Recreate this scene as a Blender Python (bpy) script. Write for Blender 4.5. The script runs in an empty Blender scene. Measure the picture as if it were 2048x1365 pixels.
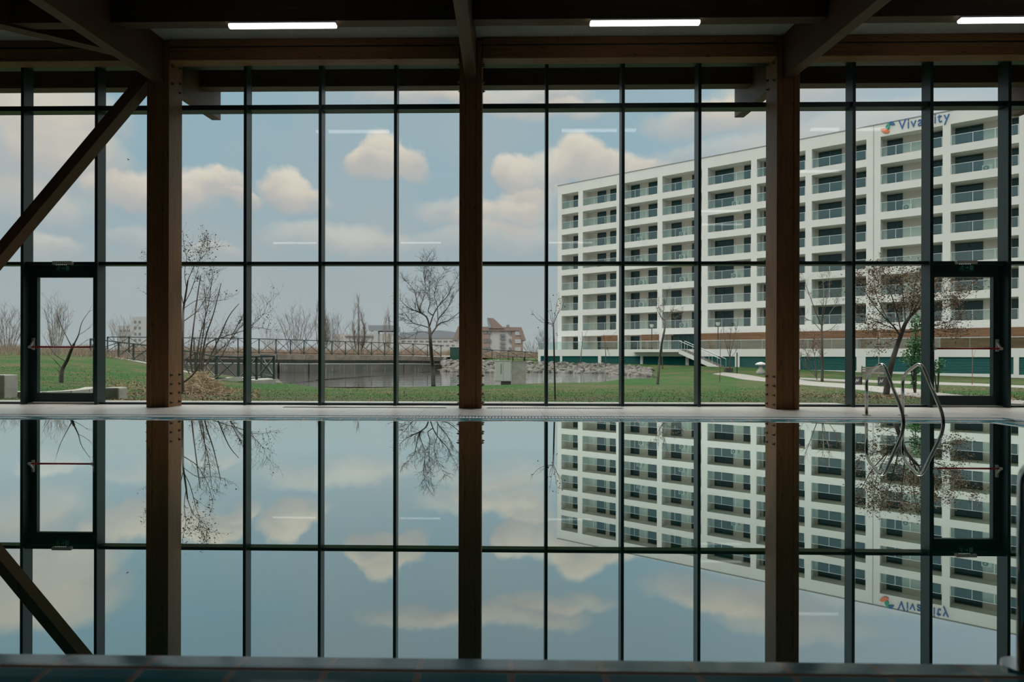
import bpy, bmesh, math, random
import numpy as np
from mathutils import Vector, Matrix, noise as mnoise

random.seed(7)
SC = bpy.context.scene
COL = SC.collection
R = math.radians

# ------------------------------------------------------------------ camera
# X runs along the glass wall, Y runs from the camera to the glass wall, Z up; the pool water lies at z = 0
F_PX, CXP, CYP = 1365.0, 976.0, 712.4
YAW, ROLL, EYE = R(1.15), math.atan(0.0020), Vector((0, 0, 0.87))
FWD = Vector((-math.sin(YAW), math.cos(YAW), 0))
RT0 = Vector((math.cos(YAW), math.sin(YAW), 0))
UP0 = Vector((0, 0, 1))
RT = RT0 * math.cos(ROLL) + UP0 * math.sin(ROLL)
UP = UP0 * math.cos(ROLL) - RT0 * math.sin(ROLL)
cam = bpy.data.cameras.new('camera')
cam.sensor_width = 36.0
cam.lens = F_PX / 2048 * 36.0
cam.shift_x = (1024 - CXP) / 2048
cam.shift_y = (CYP - 682.5) / 2048
cam.clip_start, cam.clip_end = 0.05, 3000
cam.dof.use_dof = True
cam.dof.focus_distance = 17.0
cam.dof.aperture_fstop = 3.2
camo = bpy.data.objects.new('camera', cam)
COL.objects.link(camo)
m = Matrix.Identity(4)
for i in range(3):
    m[i][0], m[i][1], m[i][2], m[i][3] = RT[i], UP[i], -FWD[i], EYE[i]
camo.matrix_world = m
SC.camera = camo

def ray(u, v):
    return FWD + RT * ((u - CXP) / F_PX) - UP * ((v - CYP) / F_PX)
def at(u, v, d):
    return EYE + ray(u, v) * d
def on_y(u, v, Y):
    r = ray(u, v)
    return EYE + r * ((Y - EYE.y) / r.y)
def on_z(u, v, Z):
    r = ray(u, v)
    return EYE + r * ((Z - EYE.z) / r.z)

# ------------------------------------------------------------------ exposure and light
SC.view_settings.view_transform = 'Standard'
SC.view_settings.look = 'None'
SC.view_settings.exposure = 0.0
SC.view_settings.gamma = 1.0
SC.view_settings.use_curve_mapping = False
SC.cycles.max_bounces = 10
SC.cycles.transparent_max_bounces = 24
SC.cycles.use_denoising = True
SC.cycles.sample_clamp_indirect = 6.0

def lin(r, g, b):
    f = lambda c: (c / 255 / 12.92) if c <= 10 else ((c / 255 + 0.055) / 1.055) ** 2.4
    return (f(r), f(g), f(b), 1.0)

class NT:
    """small helper for building node trees"""
    def __init__(self, tree):
        self.t = tree
        self.t.nodes.clear()
    def n(self, kind, ins=None, **props):
        nd = self.t.nodes.new(kind)
        for k, v in props.items():
            setattr(nd, k, v)
        for k, v in (ins or {}).items():
            s = nd.inputs[k]
            if isinstance(v, bpy.types.NodeSocket):
                self.t.links.new(v, s)
            else:
                s.default_value = v
        return nd
    def math(self, op, a, b=0.0, c=0.0, clamp=False):
        return self.n('ShaderNodeMath', {0: a, 1: b, 2: c}, operation=op, use_clamp=clamp).outputs[0]
    def mix(self, fac, a, b, blend='MIX'):
        nd = self.n('ShaderNodeMix', {0: fac, 6: a, 7: b}, data_type='RGBA', blend_type=blend)
        return nd.outputs[2]
    def ramp(self, fac, stops, interp='LINEAR'):
        nd = self.n('ShaderNodeValToRGB', {0: fac})
        cr = nd.color_ramp
        cr.interpolation = interp
        while len(cr.elements) < len(stops):
            cr.elements.new(0.5)
        for e, (p, c) in zip(cr.elements, stops):
            e.position = p
            e.color = c if len(c) == 4 else (*c, 1)
        return nd.outputs[0]
    def mrange(self, v, a, b, c=0.0, d=1.0, smooth=False):
        return self.n('ShaderNodeMapRange', {0: v, 1: a, 2: b, 3: c, 4: d},
                      interpolation_type='SMOOTHSTEP' if smooth else 'LINEAR').outputs[0]

def build_world():
    w = bpy.data.worlds.new('sky')
    SC.world = w
    w.use_nodes = True
    t = NT(w.node_tree)
    tc = t.n('ShaderNodeTexCoord').outputs['Generated']
    sep = t.n('ShaderNodeSeparateXYZ', {0: tc})
    az = t.math('ARCTAN2', sep.outputs[0], sep.outputs[1])
    el = t.math('ARCSINE', sep.outputs[2])
    nz = t.n('ShaderNodeTexNoise', {'Vector': tc, 'Scale': 10.0, 'Detail': 6.0, 'Roughness': 0.58})
    nsep = t.n('ShaderNodeSeparateColor', {0: nz.outputs['Color']})
    nz2 = t.n('ShaderNodeTexNoise', {'Vector': tc, 'Scale': 4.0, 'Detail': 4.0, 'Roughness': 0.5}).outputs['Fac']
    az2 = t.math('ADD', az, t.math('MULTIPLY', t.math('SUBTRACT', nsep.outputs[0], 0.5), 0.10))
    el2 = t.math('ADD', el, t.math('MULTIPLY', t.math('SUBTRACT', nsep.outputs[1], 0.5), 0.075))
    # cloud banks: where each stands in the sky (as seen from the pool), half width, half height, density, edge softness
    banks = [(745, 322, 52, 28, 1.0, .5), (775, 298, 44, 36, 1.0, .5), (820, 315, 36, 30, .85, .6),
             (1015, 335, 42, 34, .95, .5), (1075, 350, 60, 36, .8, .6), (1165, 322, 62, 46, 1.0, .5), (1240, 345, 70, 42, .9, .6), (1310, 335, 40, 24, .45, .8),
             (255, 375, 60, 36, .95, .6), (320, 400, 90, 30, .7, .7), (390, 372, 46, 30, .95, .6), (450, 372, 48, 26, .85, .6), (575, 378, 44, 36, 1.0, .5), (600, 400, 50, 26, .7, .6), (480, 402, 40, 18, .8, .6),
             (110, 225, 95, 45, .85, .8), (60, 290, 100, 70, .7, .9), (40, 400, 90, 40, .55, .9), (140, 300, 80, 30, .5, .9),
             (840, 192, 110, 20, .65, .8), (1020, 195, 130, 24, .7, .8), (1120, 222, 110, 16, .6, .8), (1440, 228, 130, 28, .75, .8), (1560, 190, 140, 30, .6, .9),
             (900, 410, 80, 24, .5, .8), (1010, 425, 100, 28, .7, .8), (1060, 395, 60, 22, .75, .7), (680, 475, 130, 26, .55, .9), (260, 480, 60, 22, .35, .9), (90, 495, 35, 18, .5, .8),
             (1730, 250, 180, 40, .5, .9), (1000, 470, 160, 30, .45, .9), (430, 515, 60, 14, .4, .9), (1420, 300, 120, 24, .35, .9)]
    tot = wsum = None
    for (u, v, ru, rv, dens, soft) in banks:
        d = ray(u, v).normalized()
        a0, e0 = math.atan2(d.x, d.y), math.asin(d.z)
        x = t.math('DIVIDE', t.math('SUBTRACT', az2, a0), ru * 1.18 / F_PX)
        y = t.math('DIVIDE', t.math('SUBTRACT', el2, e0), rv * 1.18 / F_PX)
        rr = t.math('ADD', t.math('MULTIPLY', x, x), t.math('MULTIPLY', y, y))
        f = t.mrange(rr, 1.0 + 0.35 * soft, 1.0 - soft, 0.0, dens, True)
        sh = t.math('MULTIPLY', f, t.mrange(y, -1.0, 0.75))
        tot = f if tot is None else t.math('ADD', tot, f)
        wsum = sh if wsum is None else t.math('ADD', wsum, sh)
    cov = t.math('MINIMUM', tot, 1.0)
    lit = t.math('DIVIDE', wsum, t.math('MAXIMUM', tot, 0.02))
    lit = t.math('ADD', lit, t.math('MULTIPLY', t.math('SUBTRACT', nsep.outputs[2], 0.5), 0.9), clamp=True)
    clear = t.ramp(t.mrange(el, 0.0, 0.42), [(0.0, lin(168, 175, 177)), (0.25, lin(164, 174, 178)), (0.55, lin(150, 174, 185)), (0.8, lin(146, 175, 188)), (1.0, lin(150, 174, 186))])
    # thin veil low down and on the sides
    veil = t.mrange(nz2, 0.42, 0.68, 0.0, 0.45, True)
    clear = t.mix(veil, clear, lin(174, 178, 180))
    side = t.mrange(az, 0.12, 0.75, 0.0, 0.85, True)
    clear = t.mix(side, clear, lin(178, 189, 197))
    cloud = t.ramp(lit, [(0.0, lin(170, 174, 177)), (0.45, lin(190, 185, 181)), (0.8, lin(213, 203, 190)), (1.0, lin(220, 211, 198))])
    col = t.mix(cov, clear, cloud)
    # sky brightened overhead, with an extra bright patch added high ahead to light the deck
    front = t.mrange(sep.outputs[1], -0.1, 0.35, 0.0, 1.0, True)
    high = t.math('ADD', t.math('MULTIPLY', t.math('MULTIPLY', front, t.mrange(el, 0.42, 0.80, 0.0, 1.0, True)), 8.0), t.mrange(el, 0.40, 0.95, 1.0, 2.2, True))
    col = t.mix(t.mrange(el, 0.40, 0.75, 0.0, 0.85, True), col, lin(182, 176, 167))
    col = t.mix(1.0, col, t.n('ShaderNodeCombineColor', {0: high, 1: high, 2: high}).outputs[0], 'MULTIPLY')
    # below the horizon: ground colour
    col = t.mix(t.mrange(el, -0.01, -0.04), col, lin(105, 108, 100))
    bg = t.n('ShaderNodeBackground', {'Color': col, 'Strength': 1.08})
    t.n('ShaderNodeOutputWorld', {0: bg.outputs[0]})
build_world()

sun = bpy.data.lights.new('sun', 'SUN')
sun.energy = 1.15
sun.angle = R(35)
sun.color = (1.0, 0.95, 0.88)
so = bpy.data.objects.new('sun', sun)
COL.objects.link(so)
so.rotation_euler = Vector((0.55, 0.62, -0.62)).to_track_quat('-Z', 'Y').to_euler()

# ------------------------------------------------------------------ materials
MATS = {}
def principled(name, col, rough=0.6, metal=0.0, spec=0.5, var=0.0, vscale=8.0, bump=0.0, bscale=60.0, emit=None, estr=0.0, col2=None, stretch=(1, 1, 1)):
    if name in MATS:
        return MATS[name]
    mt = bpy.data.materials.new(name)
    mt.use_nodes = True
    t = NT(mt.node_tree)
    p = t.n('ShaderNodeBsdfPrincipled', {'Base Color': col, 'Roughness': rough, 'Metallic': metal, 'Specular IOR Level': spec})
    t.n('ShaderNodeOutputMaterial', {0: p.outputs[0]})
    if var or bump or col2:
        tc = t.n('ShaderNodeTexCoord').outputs['Object']
        mp = t.n('ShaderNodeMapping', {'Vector': tc, 'Scale': stretch}).outputs[0]
        if var or col2:
            n = t.n('ShaderNodeTexNoise', {'Vector': mp, 'Scale': vscale, 'Detail': 5.0, 'Roughness': 0.6}).outputs['Fac']
            c2 = col2 or tuple(c * (1 - var) for c in col[:3]) + (1,)
            c = t.mix(t.mrange(n, 0.35, 0.65), col, c2)
            t.t.links.new(c, p.inputs['Base Color'])
        if bump:
            n = t.n('ShaderNodeTexNoise', {'Vector': mp, 'Scale': bscale, 'Detail': 3.0}).outputs['Fac']
            bp = t.n('ShaderNodeBump', {'Height': n, 'Strength': bump, 'Distance': 0.02})
            t.t.links.new(bp.outputs[0], p.inputs['Normal'])
    if emit:
        p.inputs['Emission Color'].default_value = emit
        p.inputs['Emission Strength'].default_value = estr
    MATS[name] = mt
    return mt

def wood(name, axis, base, dark, knots=True):
    mt = bpy.data.materials.new(name)
    mt.use_nodes = True
    t = NT(mt.node_tree)
    tc = t.n('ShaderNodeTexCoord').outputs['Object']
    s = [1.0, 1.0, 1.0]
    s[axis] = 0.06
    mp = t.n('ShaderNodeMapping', {'Vector': tc, 'Scale': s}).outputs[0]
    g = t.n('ShaderNodeTexNoise', {'Vector': mp, 'Scale': 28.0, 'Detail': 6.0, 'Roughness': 0.65, 'Distortion': 0.6}).outputs['Fac']
    big = t.n('ShaderNodeTexNoise', {'Vector': mp, 'Scale': 5.0, 'Detail': 2.0}).outputs['Fac']
    c = t.mix(t.mrange(g, 0.3, 0.7), base, dark)
    c = t.mix(t.mrange(big, 0.35, 0.7, 0, 0.5), c, tuple(x * 0.62 for x in base[:3]) + (1,))
    if knots:
        s2 = [5.0, 5.0, 5.0]
        s2[axis] = 1.6
        mk = t.n('ShaderNodeMapping', {'Vector': tc, 'Scale': s2}).outputs[0]
        vo = t.n('ShaderNodeTexVoronoi', {'Vector': mk, 'Scale': 1.6, 'Randomness': 1.0}).outputs['Distance']
        c = t.mix(t.mrange(vo, 0.05, 0.14, 0.75, 0.0), c, tuple(x * 0.25 for x in dark[:3]) + (1,))
    p = t.n('ShaderNodeBsdfPrincipled', {'Base Color': c, 'Roughness': 0.55, 'Specular IOR Level': 0.3})
    bp = t.n('ShaderNodeBump', {'Height': g, 'Strength': 0.25, 'Distance': 0.004})
    t.t.links.new(bp.outputs[0], p.inputs['Normal'])
    t.n('ShaderNodeOutputMaterial', {0: p.outputs[0]})
    return mt

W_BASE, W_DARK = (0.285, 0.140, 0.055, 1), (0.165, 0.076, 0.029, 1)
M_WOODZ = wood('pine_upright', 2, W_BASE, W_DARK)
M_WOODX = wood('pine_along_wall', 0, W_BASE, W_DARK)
M_WOODY = wood('shaded_pine_rafter', 1, (0.115, 0.060, 0.032, 1), (0.065, 0.034, 0.018, 1))  # column pine darkened to stand in for the shade under the roof
M_WOODD = wood('shade_darkened_purlin', 0, (0.085, 0.046, 0.026, 1), (0.05, 0.027, 0.015, 1))  # same wood darker still, roof shade put into its colour
M_METAL = principled('anthracite_aluminium', (0.012, 0.034, 0.034, 1), 0.38, 0.0, 0.5)
M_STEEL = principled('polished_stainless', (0.62, 0.60, 0.56, 1), 0.12, 1.0)
M_BOLT = principled('dark_steel_bolt', (0.16, 0.16, 0.15, 1), 0.35, 0.9)
M_RED = principled('red_bar', (0.33, 0.006, 0.016, 1), 0.4)
M_GREYPL = principled('pale_grey_plastic', (0.42, 0.42, 0.38, 1), 0.5)
M_CEILW = None

def glass_mat(name, tint, base_ref, edge_ref):
    mt = bpy.data.materials.new(name)
    mt.use_nodes = True
    t = NT(mt.node_tree)
    lw = t.n('ShaderNodeLayerWeight', {0: 0.5}).outputs['Facing']
    f = t.math('ADD', t.math('MULTIPLY', t.math('POWER', lw, 5.0), edge_ref), base_ref, clamp=True)
    tr = t.n('ShaderNodeBsdfTransparent', {0: tint})
    gl = t.n('ShaderNodeBsdfGlossy', {0: (1, 1, 1, 1), 'Roughness': 0.0})
    mx = t.n('ShaderNodeMixShader', {0: f, 1: tr.outputs[0], 2: gl.outputs[0]})
    t.n('ShaderNodeOutputMaterial', {0: mx.outputs[0]})
    return mt
M_PANE = glass_mat('clear_glazing', (0.955, 0.975, 0.97, 1), 0.022, 0.75)
M_BALGL = glass_mat('balustrade_glass', (0.80, 0.91, 0.875, 1), 0.11, 0.6)

def water_mat(name, deep, ripple, lo, hi, tint):
    mt = bpy.data.materials.new(name)
    mt.use_nodes = True
    t = NT(mt.node_tree)
    fr = t.n('ShaderNodeFresnel', {'IOR': 1.33})
    f = t.mrange(fr.outputs[0], 0.02, 0.45, lo, hi)
    di = t.n('ShaderNodeBsdfDiffuse', {0: deep})
    gl = t.n('ShaderNodeBsdfGlossy', {0: tint, 'Roughness': 0.0})
    if ripple:
        tc = t.n('ShaderNodeTexCoord').outputs['Object']
        mp = t.n('ShaderNodeMapping', {'Vector': tc, 'Scale': (0.35, 1.0, 1.0)}).outputs[0]
        n = t.n('ShaderNodeTexNoise', {'Vector': mp, 'Scale': ripple[0], 'Detail': 3.0}).outputs['Fac']
        bp = t.n('ShaderNodeBump', {'Height': n, 'Strength': ripple[1], 'Distance': 0.05})
        for q in (gl, fr):
            t.t.links.new(bp.outputs[0], q.inputs['Normal'])
    mx = t.n('ShaderNodeMixShader', {0: f, 1: di.outputs[0], 2: gl.outputs[0]})
    t.n('ShaderNodeOutputMaterial', {0: mx.outputs[0]})
    return mt
M_POOL = water_mat('still_pool_water', (0.0, 0.105, 0.075, 1), None, 0.42, 1.0, (0.92, 1.0, 0.975, 1))
M_POND = water_mat('rippled_pond_water', (0.13, 0.12, 0.10, 1), (1.5, 0.6), 0.45, 0.95, (1, 1, 1, 1))

def tile_mat(name, bw, bh, c1, c2, grout, rough, mortar=0.008, rot=0.0, offset=0.0):
    mt = bpy.data.materials.new(name)
    mt.use_nodes = True
    t = NT(mt.node_tree)
    tc = t.n('ShaderNodeTexCoord').outputs['Object']
    mp = t.n('ShaderNodeMapping', {'Vector': tc, 'Rotation': (0, 0, rot)}).outputs[0]
    b = t.n('ShaderNodeTexBrick', {'Vector': mp, 'Color1': c1, 'Color2': c2, 'Mortar': grout, 'Scale': 1.0, 'Mortar Size': mortar,
                                   'Brick Width': bw, 'Row Height': bh, 'Mortar Smooth': 0.1}, offset=offset)
    n = t.n('ShaderNodeTexNoise', {'Vector': tc, 'Scale': 3.0, 'Detail': 4.0}).outputs['Fac']
    rg = t.mrange(n, 0.3, 0.7, rough * 0.8, rough * 1.3)
    p = t.n('ShaderNodeBsdfPrincipled', {'Base Color': b.outputs[0], 'Roughness': rg})
    bp = t.n('ShaderNodeBump', {'Height': b.outputs['Fac'], 'Strength': 0.3, 'Distance': -0.004})
    t.t.links.new(bp.outputs[0], p.inputs['Normal'])
    t.n('ShaderNodeOutputMaterial', {0: p.outputs[0]})
    return mt
M_DECK = tile_mat('beige_deck_tile', 0.6, 0.3, (0.76, 0.71, 0.66, 1), (0.71, 0.66, 0.61, 1), (0.50, 0.46, 0.42, 1), 0.34, 0.006)
M_LIPX = tile_mat('blue_edge_tile', 0.25, 0.117, (0.065, 0.36, 0.46, 1), (0.058, 0.34, 0.43, 1), (0.55, 0.42, 0.32, 1), 0.16, 0.010)
M_LIPY = tile_mat('blue_edge_tile_side', 0.25, 0.117, (0.065, 0.36, 0.46, 1), (0.058, 0.34, 0.43, 1), (0.55, 0.42, 0.32, 1), 0.16, 0.010, rot=R(90))
M_PAVE = tile_mat('pale_paving', 0.42, 0.6, (0.38, 0.355, 0.33, 1), (0.35, 0.33, 0.305, 1), (0.2, 0.18, 0.16, 1), 0.8, 0.012)
M_WHITEPL = principled('white_grate_plastic', (0.82, 0.82, 0.80, 1), 0.5)
M_BLUE = principled('blue_trim_tile', (0.09, 0.30, 0.50, 1), 0.2)
M_BASIN = principled('pool_basin_tile', (0.02, 0.20, 0.20, 1), 0.3)
M_DARKW = principled('hall_wall_paint', (0.065, 0.068, 0.066, 1), 0.85, var=0.2, vscale=2)
M_LAMP = principled('lamp_diffuser', (0.9, 0.9, 0.9, 1), 0.4, emit=(1.0, 0.985, 1.0, 1), estr=3.6)
M_LAMPB = principled('lamp_body_plastic', (0.4, 0.4, 0.38, 1), 0.5)
M_EXIT = principled('green_exit_acrylic', (0.0, 0.05, 0.032, 1), 0.3)
M_EXITW = principled('exit_pictogram_paint', (0.10, 0.30, 0.22, 1), 0.5)
M_LED = principled('white_led', (0.9, 0.9, 0.9, 1), 0.5, emit=(0.9, 1, 0.95, 1), estr=1.0)

# ------------------------------------------------------------------ mesh helpers
WM = {}   # world matrix of every empty / part, for building children in place

def tag(o, label=None, cat=None, group=None, kind=None):
    if label: o['label'] = label
    if cat: o['category'] = cat
    if group: o['group'] = group
    if kind: o['kind'] = kind
    return o

def empty(name, loc, rz=0.0, label=None, cat=None, group=None, kind=None):
    o = bpy.data.objects.new(name, None)
    COL.objects.link(o)
    o.empty_display_size = 0.2
    o.location = loc
    o.rotation_euler = (0, 0, rz)
    WM[o] = Matrix.Translation(Vector(loc)) @ Matrix.Rotation(rz, 4, 'Z')
    return tag(o, label, cat, group, kind)

class MB:
    def __init__(self):
        self.v, self.f = [], []
    def add(self, vs, fs):
        k = len(self.v)
        self.v += [Vector(p) for p in vs]
        self.f += [tuple(i + k for i in f) for f in fs]
        return self
    def box(self, x0, x1, y0, y1, z0, z1):
        return self.hexa([(x0, y0, z0), (x1, y0, z0), (x1, y1, z0), (x0, y1, z0), (x0, y0, z1), (x1, y0, z1), (x1, y1, z1), (x0, y1, z1)])
    def hexa(self, p):
        return self.add(p, [(0, 3, 2, 1), (4, 5, 6, 7), (0, 1, 5, 4), (1, 2, 6, 5), (2, 3, 7, 6), (3, 0, 4, 7)])
    def bar(self, a, b, w, h, up=(0, 0, 1)):
        a, b = Vector(a), Vector(b)
        d = (b - a).normalized()
        u = Vector(up)
        if abs(d.dot(u)) > 0.98: u = Vector((0, 1, 0))
        s = d.cross(u).normalized() * (w / 2)
        t = s.cross(d).normalized() * (h / 2)
        return self.hexa([a - s - t, a + s - t, b + s - t, b - s - t, a - s + t, a + s + t, b + s + t, b - s + t])
    def quad(self, a, b, c, d):
        return self.add([a, b, c, d], [(0, 1, 2, 3)])
    def prism(self, pts, off):
        """polygon pts pushed along vector off"""
        n = len(pts)
        off = Vector(off)
        vs = [Vector(p) for p in pts] + [Vector(p) + off for p in pts]
        fs = [tuple(range(n - 1, -1, -1)), tuple(range(n, 2 * n))] + [(i, (i + 1) % n, n + (i + 1) % n, n + i) for i in range(n)]
        return self.add(vs, fs)
    def tube(self, pts, rads, n=8, cap=True):
        pts = [Vector(p) for p in pts]
        if not isinstance(rads, (list, tuple)): rads = [rads] * len(pts)
        rings, ref = [], None
        for i, p in enumerate(pts):
            a, b = pts[max(i - 1, 0)], pts[min(i + 1, len(pts) - 1)]
            d = (b - a)
            d = d.normalized() if d.length > 1e-9 else Vector((0, 0, 1))
            if ref is None:
                ref = d.cross(Vector((0, 0, 1)) if abs(d.z) < 0.9 else Vector((1, 0, 0))).normalized()
            ref = (ref - d * ref.dot(d))
            ref = ref.normalized() if ref.length > 1e-6 else d.orthogonal().normalized()
            s = d.cross(ref)
            rings.append([p + (ref * math.cos(2 * math.pi * k / n) + s * math.sin(2 * math.pi * k / n)) * rads[i] for k in range(n)])
        vs = [q for r in rings for q in r]
        fs = []
        for i in range(len(rings) - 1):
            for k in range(n):
                fs.append((i * n + k, i * n + (k + 1) % n, (i + 1) * n + (k + 1) % n, (i + 1) * n + k))
        if cap:
            fs.append(tuple(range(n - 1, -1, -1)))
            fs.append(tuple((len(rings) - 1) * n + k for k in range(n)))
        return self.add(vs, fs)
    def disc(self, c, ax, r, h, n=12):
        c, ax = Vector(c), Vector(ax).normalized()
        return self.tube([c, c + ax * h], r, n)
    def build(self, name, mat, parent=None, local=False, smooth=False, bevel=0.0, fix=True):
        me = bpy.data.meshes.new(name)
        vs = self.v
        if parent is not None and not local:
            inv = WM[parent].inverted()
            vs = [inv @ p for p in vs]
        me.from_pydata([tuple(p) for p in vs], [], self.f)
        me.materials.append(mat)
        if fix:
            bm = bmesh.new()
            bm.from_mesh(me)
            bmesh.ops.recalc_face_normals(bm, faces=bm.faces)
            bm.to_mesh(me)
            bm.free()
        if smooth:
            for p in me.polygons: p.use_smooth = True
        o = bpy.data.objects.new(name, me)
        COL.objects.link(o)
        if parent is not None:
            o.parent = parent
            WM[o] = WM[parent]
        else:
            WM[o] = Matrix.Identity(4)
        if bevel:
            b = o.modifiers.new('bevel', 'BEVEL')
            b.width, b.segments, b.limit_method = bevel, 2, 'ANGLE'
        return o

def copy_tree(o, parent=None):
    c = o.copy()
    COL.objects.link(c)
    if parent: c.parent = parent
    for ch in list(o.children):
        copy_tree(ch, c)
    return c

def arc(pts, rad, n=6):
    """polyline with rounded corners"""
    pts = [Vector(p) for p in pts]
    out = [pts[0]]
    for i in range(1, len(pts) - 1):
        p, a, b = pts[i], pts[i - 1], pts[i + 1]
        da, db = (a - p), (b - p)
        r = min(rad, da.length * 0.48, db.length * 0.48)
        s, e = p + da.normalized() * r, p + db.normalized() * r
        for k in range(n + 1):
            w = k / n
            out.append(s * (1 - w) ** 2 + p * 2 * w * (1 - w) + e * w ** 2)
    out.append(pts[-1])
    return out

# ------------------------------------------------------------------ the swimming hall
YF, YG, YB = 11.58, 11.80, 11.824        # mullion front, glass inside face, glass outside face
DECK = 0.02
X0, X1 = -13.5, 13.5                       # side walls
YBACK = -9.0
PX0, PX1, PY0, PY1 = -12.0, on_z(1977, 845.5, 0).x, 1.955, 9.13   # pool water
slope = 0.068
def z_raft(y): return 5.35 + slope * (y - 11.2)
def z_purl(y): return 5.67 + slope * (y - 11.1)
def z_ceil(y): return 6.03 + slope * (y - 11.1)

def ring(mb, x0, x1, y0, y1, w, z0, z1):
    """flat frame of four bars around a rectangle; w = width of bars outward"""
    mb.box(x0 - w, x1 + w, y1, y1 + w, z0, z1)
    mb.box(x0 - w, x1 + w, y0 - w, y0, z0, z1)
    mb.box(x0 - w, x0, y0, y1, z0, z1)
    mb.box(x1, x1 + w, y0, y1, z0, z1)

# water and basin
b = MB().add([(PX0, PY0, 0), (PX1, PY0, 0), (PX1, PY1, 0), (PX0, PY1, 0)], [(0, 1, 2, 3)])
tag(b.build('pool_water', M_POOL), kind='structure')
b = MB()
b.box(PX0, PX1, PY0, PY1, -1.5, -1.4)
b.box(PX0 - .1, PX0, PY0, PY1, -1.4, -0.12); b.box(PX1, PX1 + .1, PY0, PY1, -1.4, -0.12)
b.box(PX0, PX1, PY0 - .1, PY0, -1.4, -0.12); b.box(PX0, PX1, PY1, PY1 + .1, -1.4, -0.12)
tag(b.build('pool_basin', M_BASIN), kind='structure')
# edge tiles: a sloping grip tile at the water and a flat tile behind it, one run along each side
def lip(p0, p1, out):
    """edge tile course from p0 to p1, out = outward direction"""
    out = Vector(out)
    p0, p1 = Vector(p0), Vector(p1)
    prof = [(0.0, -0.12), (0.0, -0.006), (0.004, 0.002), (0.014, 0.007), (0.05, 0.013), (0.09, 0.0185), (0.110, 0.020), (0.117, 0.017), (0.124, 0.019), (0.17, 0.017), (0.235, 0.012), (0.235, -0.12)]
    a = [p0 + out * x + Vector((0, 0, z)) for x, z in prof]
    c = [p1 + out * x + Vector((0, 0, z)) for x, z in prof]
    n = len(prof)
    mb = MB()
    mb.add(a + c, [(i, i + 1, n + i + 1, n + i) for i in range(n - 1)] + [tuple(range(n)), tuple(range(2 * n - 1, n - 1, -1))])
    return mb
LW = 0.235
def origin_build(mb, name, mat, o):
    e = mb
    o = Vector(o)
    e.v = [p - o for p in e.v]
    ob = e.build(name, mat)
    ob.location = o
    return ob
for k, (p0, p1, out, mat) in enumerate([((PX0 - LW, PY1, 0), (PX1 + LW, PY1, 0), (0, 1, 0), M_LIPX), ((PX0 - LW, PY0, 0), (PX1 + LW, PY0, 0), (0, -1, 0), M_LIPX),
                                        ((PX1, PY0, 0), (PX1, PY1, 0), (1, 0, 0), M_LIPY), ((PX0, PY0, 0), (PX0, PY1, 0), (-1, 0, 0), M_LIPY)]):
    org = [(0.071, PY1, 0), (0.027, PY0 - 2 * 0.117, 0), (PX1 + 0.117 * 2, 0, 0), (PX0, 0, 0)][k]
    tag(origin_build(lip(p0, p1, out), 'trim_%d' % (k + 1), mat, org), kind='structure')

# overflow grates: white slats lying across the channel
def slat_grate(name, x0, x1, y0, y1, z, step, mat, label, group):
    e = empty(name, (x0, y0, z), 0, label, 'grate', group)
    s = MB()
    n = int((x1 - x0) / step)
    for i in range(n):
        x = x0 + (i + .5) * step
        s.box(x - step * .34, x + step * .34, y0 + .012, y1 - .012, z - .02, z)
    s.build('slat_panel', mat, e)
    fr = MB()
    fr.box(x0, x1, y0, y0 + .012, z - .025, z + .001); fr.box(x0, x1, y1 - .012, y1, z - .025, z + .001)
    fr.build('edge_strip', mat, e)
    return e
GW = 0.245
g1 = slat_grate('overflow_grate', PX0 - LW, PX1 + LW + GW, PY1 + LW + .005, PY1 + LW + GW, 0.016, 0.046, M_WHITEPL,
           'white slatted overflow grate running along the far pool edge', 'overflow grates')
e = empty('overflow_grate', (PX1 + LW, PY0, 0.016), 0, 'white slatted overflow grate running down the short end of the pool, beside the ladder corner', 'grate', 'overflow grates')
s = MB()
for i in range(int((PY1 - PY0) / 0.046)):
    y = PY0 + (i + .5) * 0.046
    s.box(PX1 + LW + .017, PX1 + LW + GW - .012, y - .013, y + .013, -0.004, 0.016)
s.build('slat_panel', M_WHITEPL, e)
fr = MB()
fr.box(PX1 + LW + .005, PX1 + LW + .017, PY0, PY1 + LW, -0.01, .017); fr.box(PX1 + LW + GW - .012, PX1 + LW + GW, PY0, PY1 + LW, -0.01, .017)
fr.build('edge_strip', M_WHITEPL, e)
b = MB()
ring(b, PX0 - LW, PX1 + LW, PY0 - LW, PY1 + LW, GW, -0.2, -0.12)
tag(b.build('channel_floor', M_BASIN), kind='structure')
b = MB()
ring(b, PX0 - LW - GW, PX1 + LW + GW, PY0 - LW - GW, PY1 + LW + GW, 0.065, -0.12, 0.018)
tag(b.build('trim_5', M_BLUE), kind='structure')
# deck
DW = LW + GW + 0.065
dx0, dx1, dy0, dy1 = PX0 - DW, PX1 + DW, PY0 - DW, PY1 + DW
b = MB()
b.box(X0, X1, dy1, YB, -0.2, DECK); b.box(X0, X1, YBACK, dy0, -0.2, DECK)
b.box(X0, dx0, dy0, dy1, -0.2, DECK); b.box(dx1, X1, dy0, dy1, -0.2, DECK)
tag(b.build('floor', M_DECK), kind='structure')
# walls
b = MB().box(X0 - .2, X0, YBACK, YB, -.2, 6.6); tag(b.build('wall_left', M_DARKW), kind='structure')
b = MB().box(X1, X1 + .2, YBACK, YB, -.2, 6.6); tag(b.build('wall_right', M_DARKW), kind='structure')
b = MB().box(X0, X1, YBACK - .2, YBACK, -.2, 6.0); tag(b.build('wall_back', M_DARKW), kind='structure')
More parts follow.
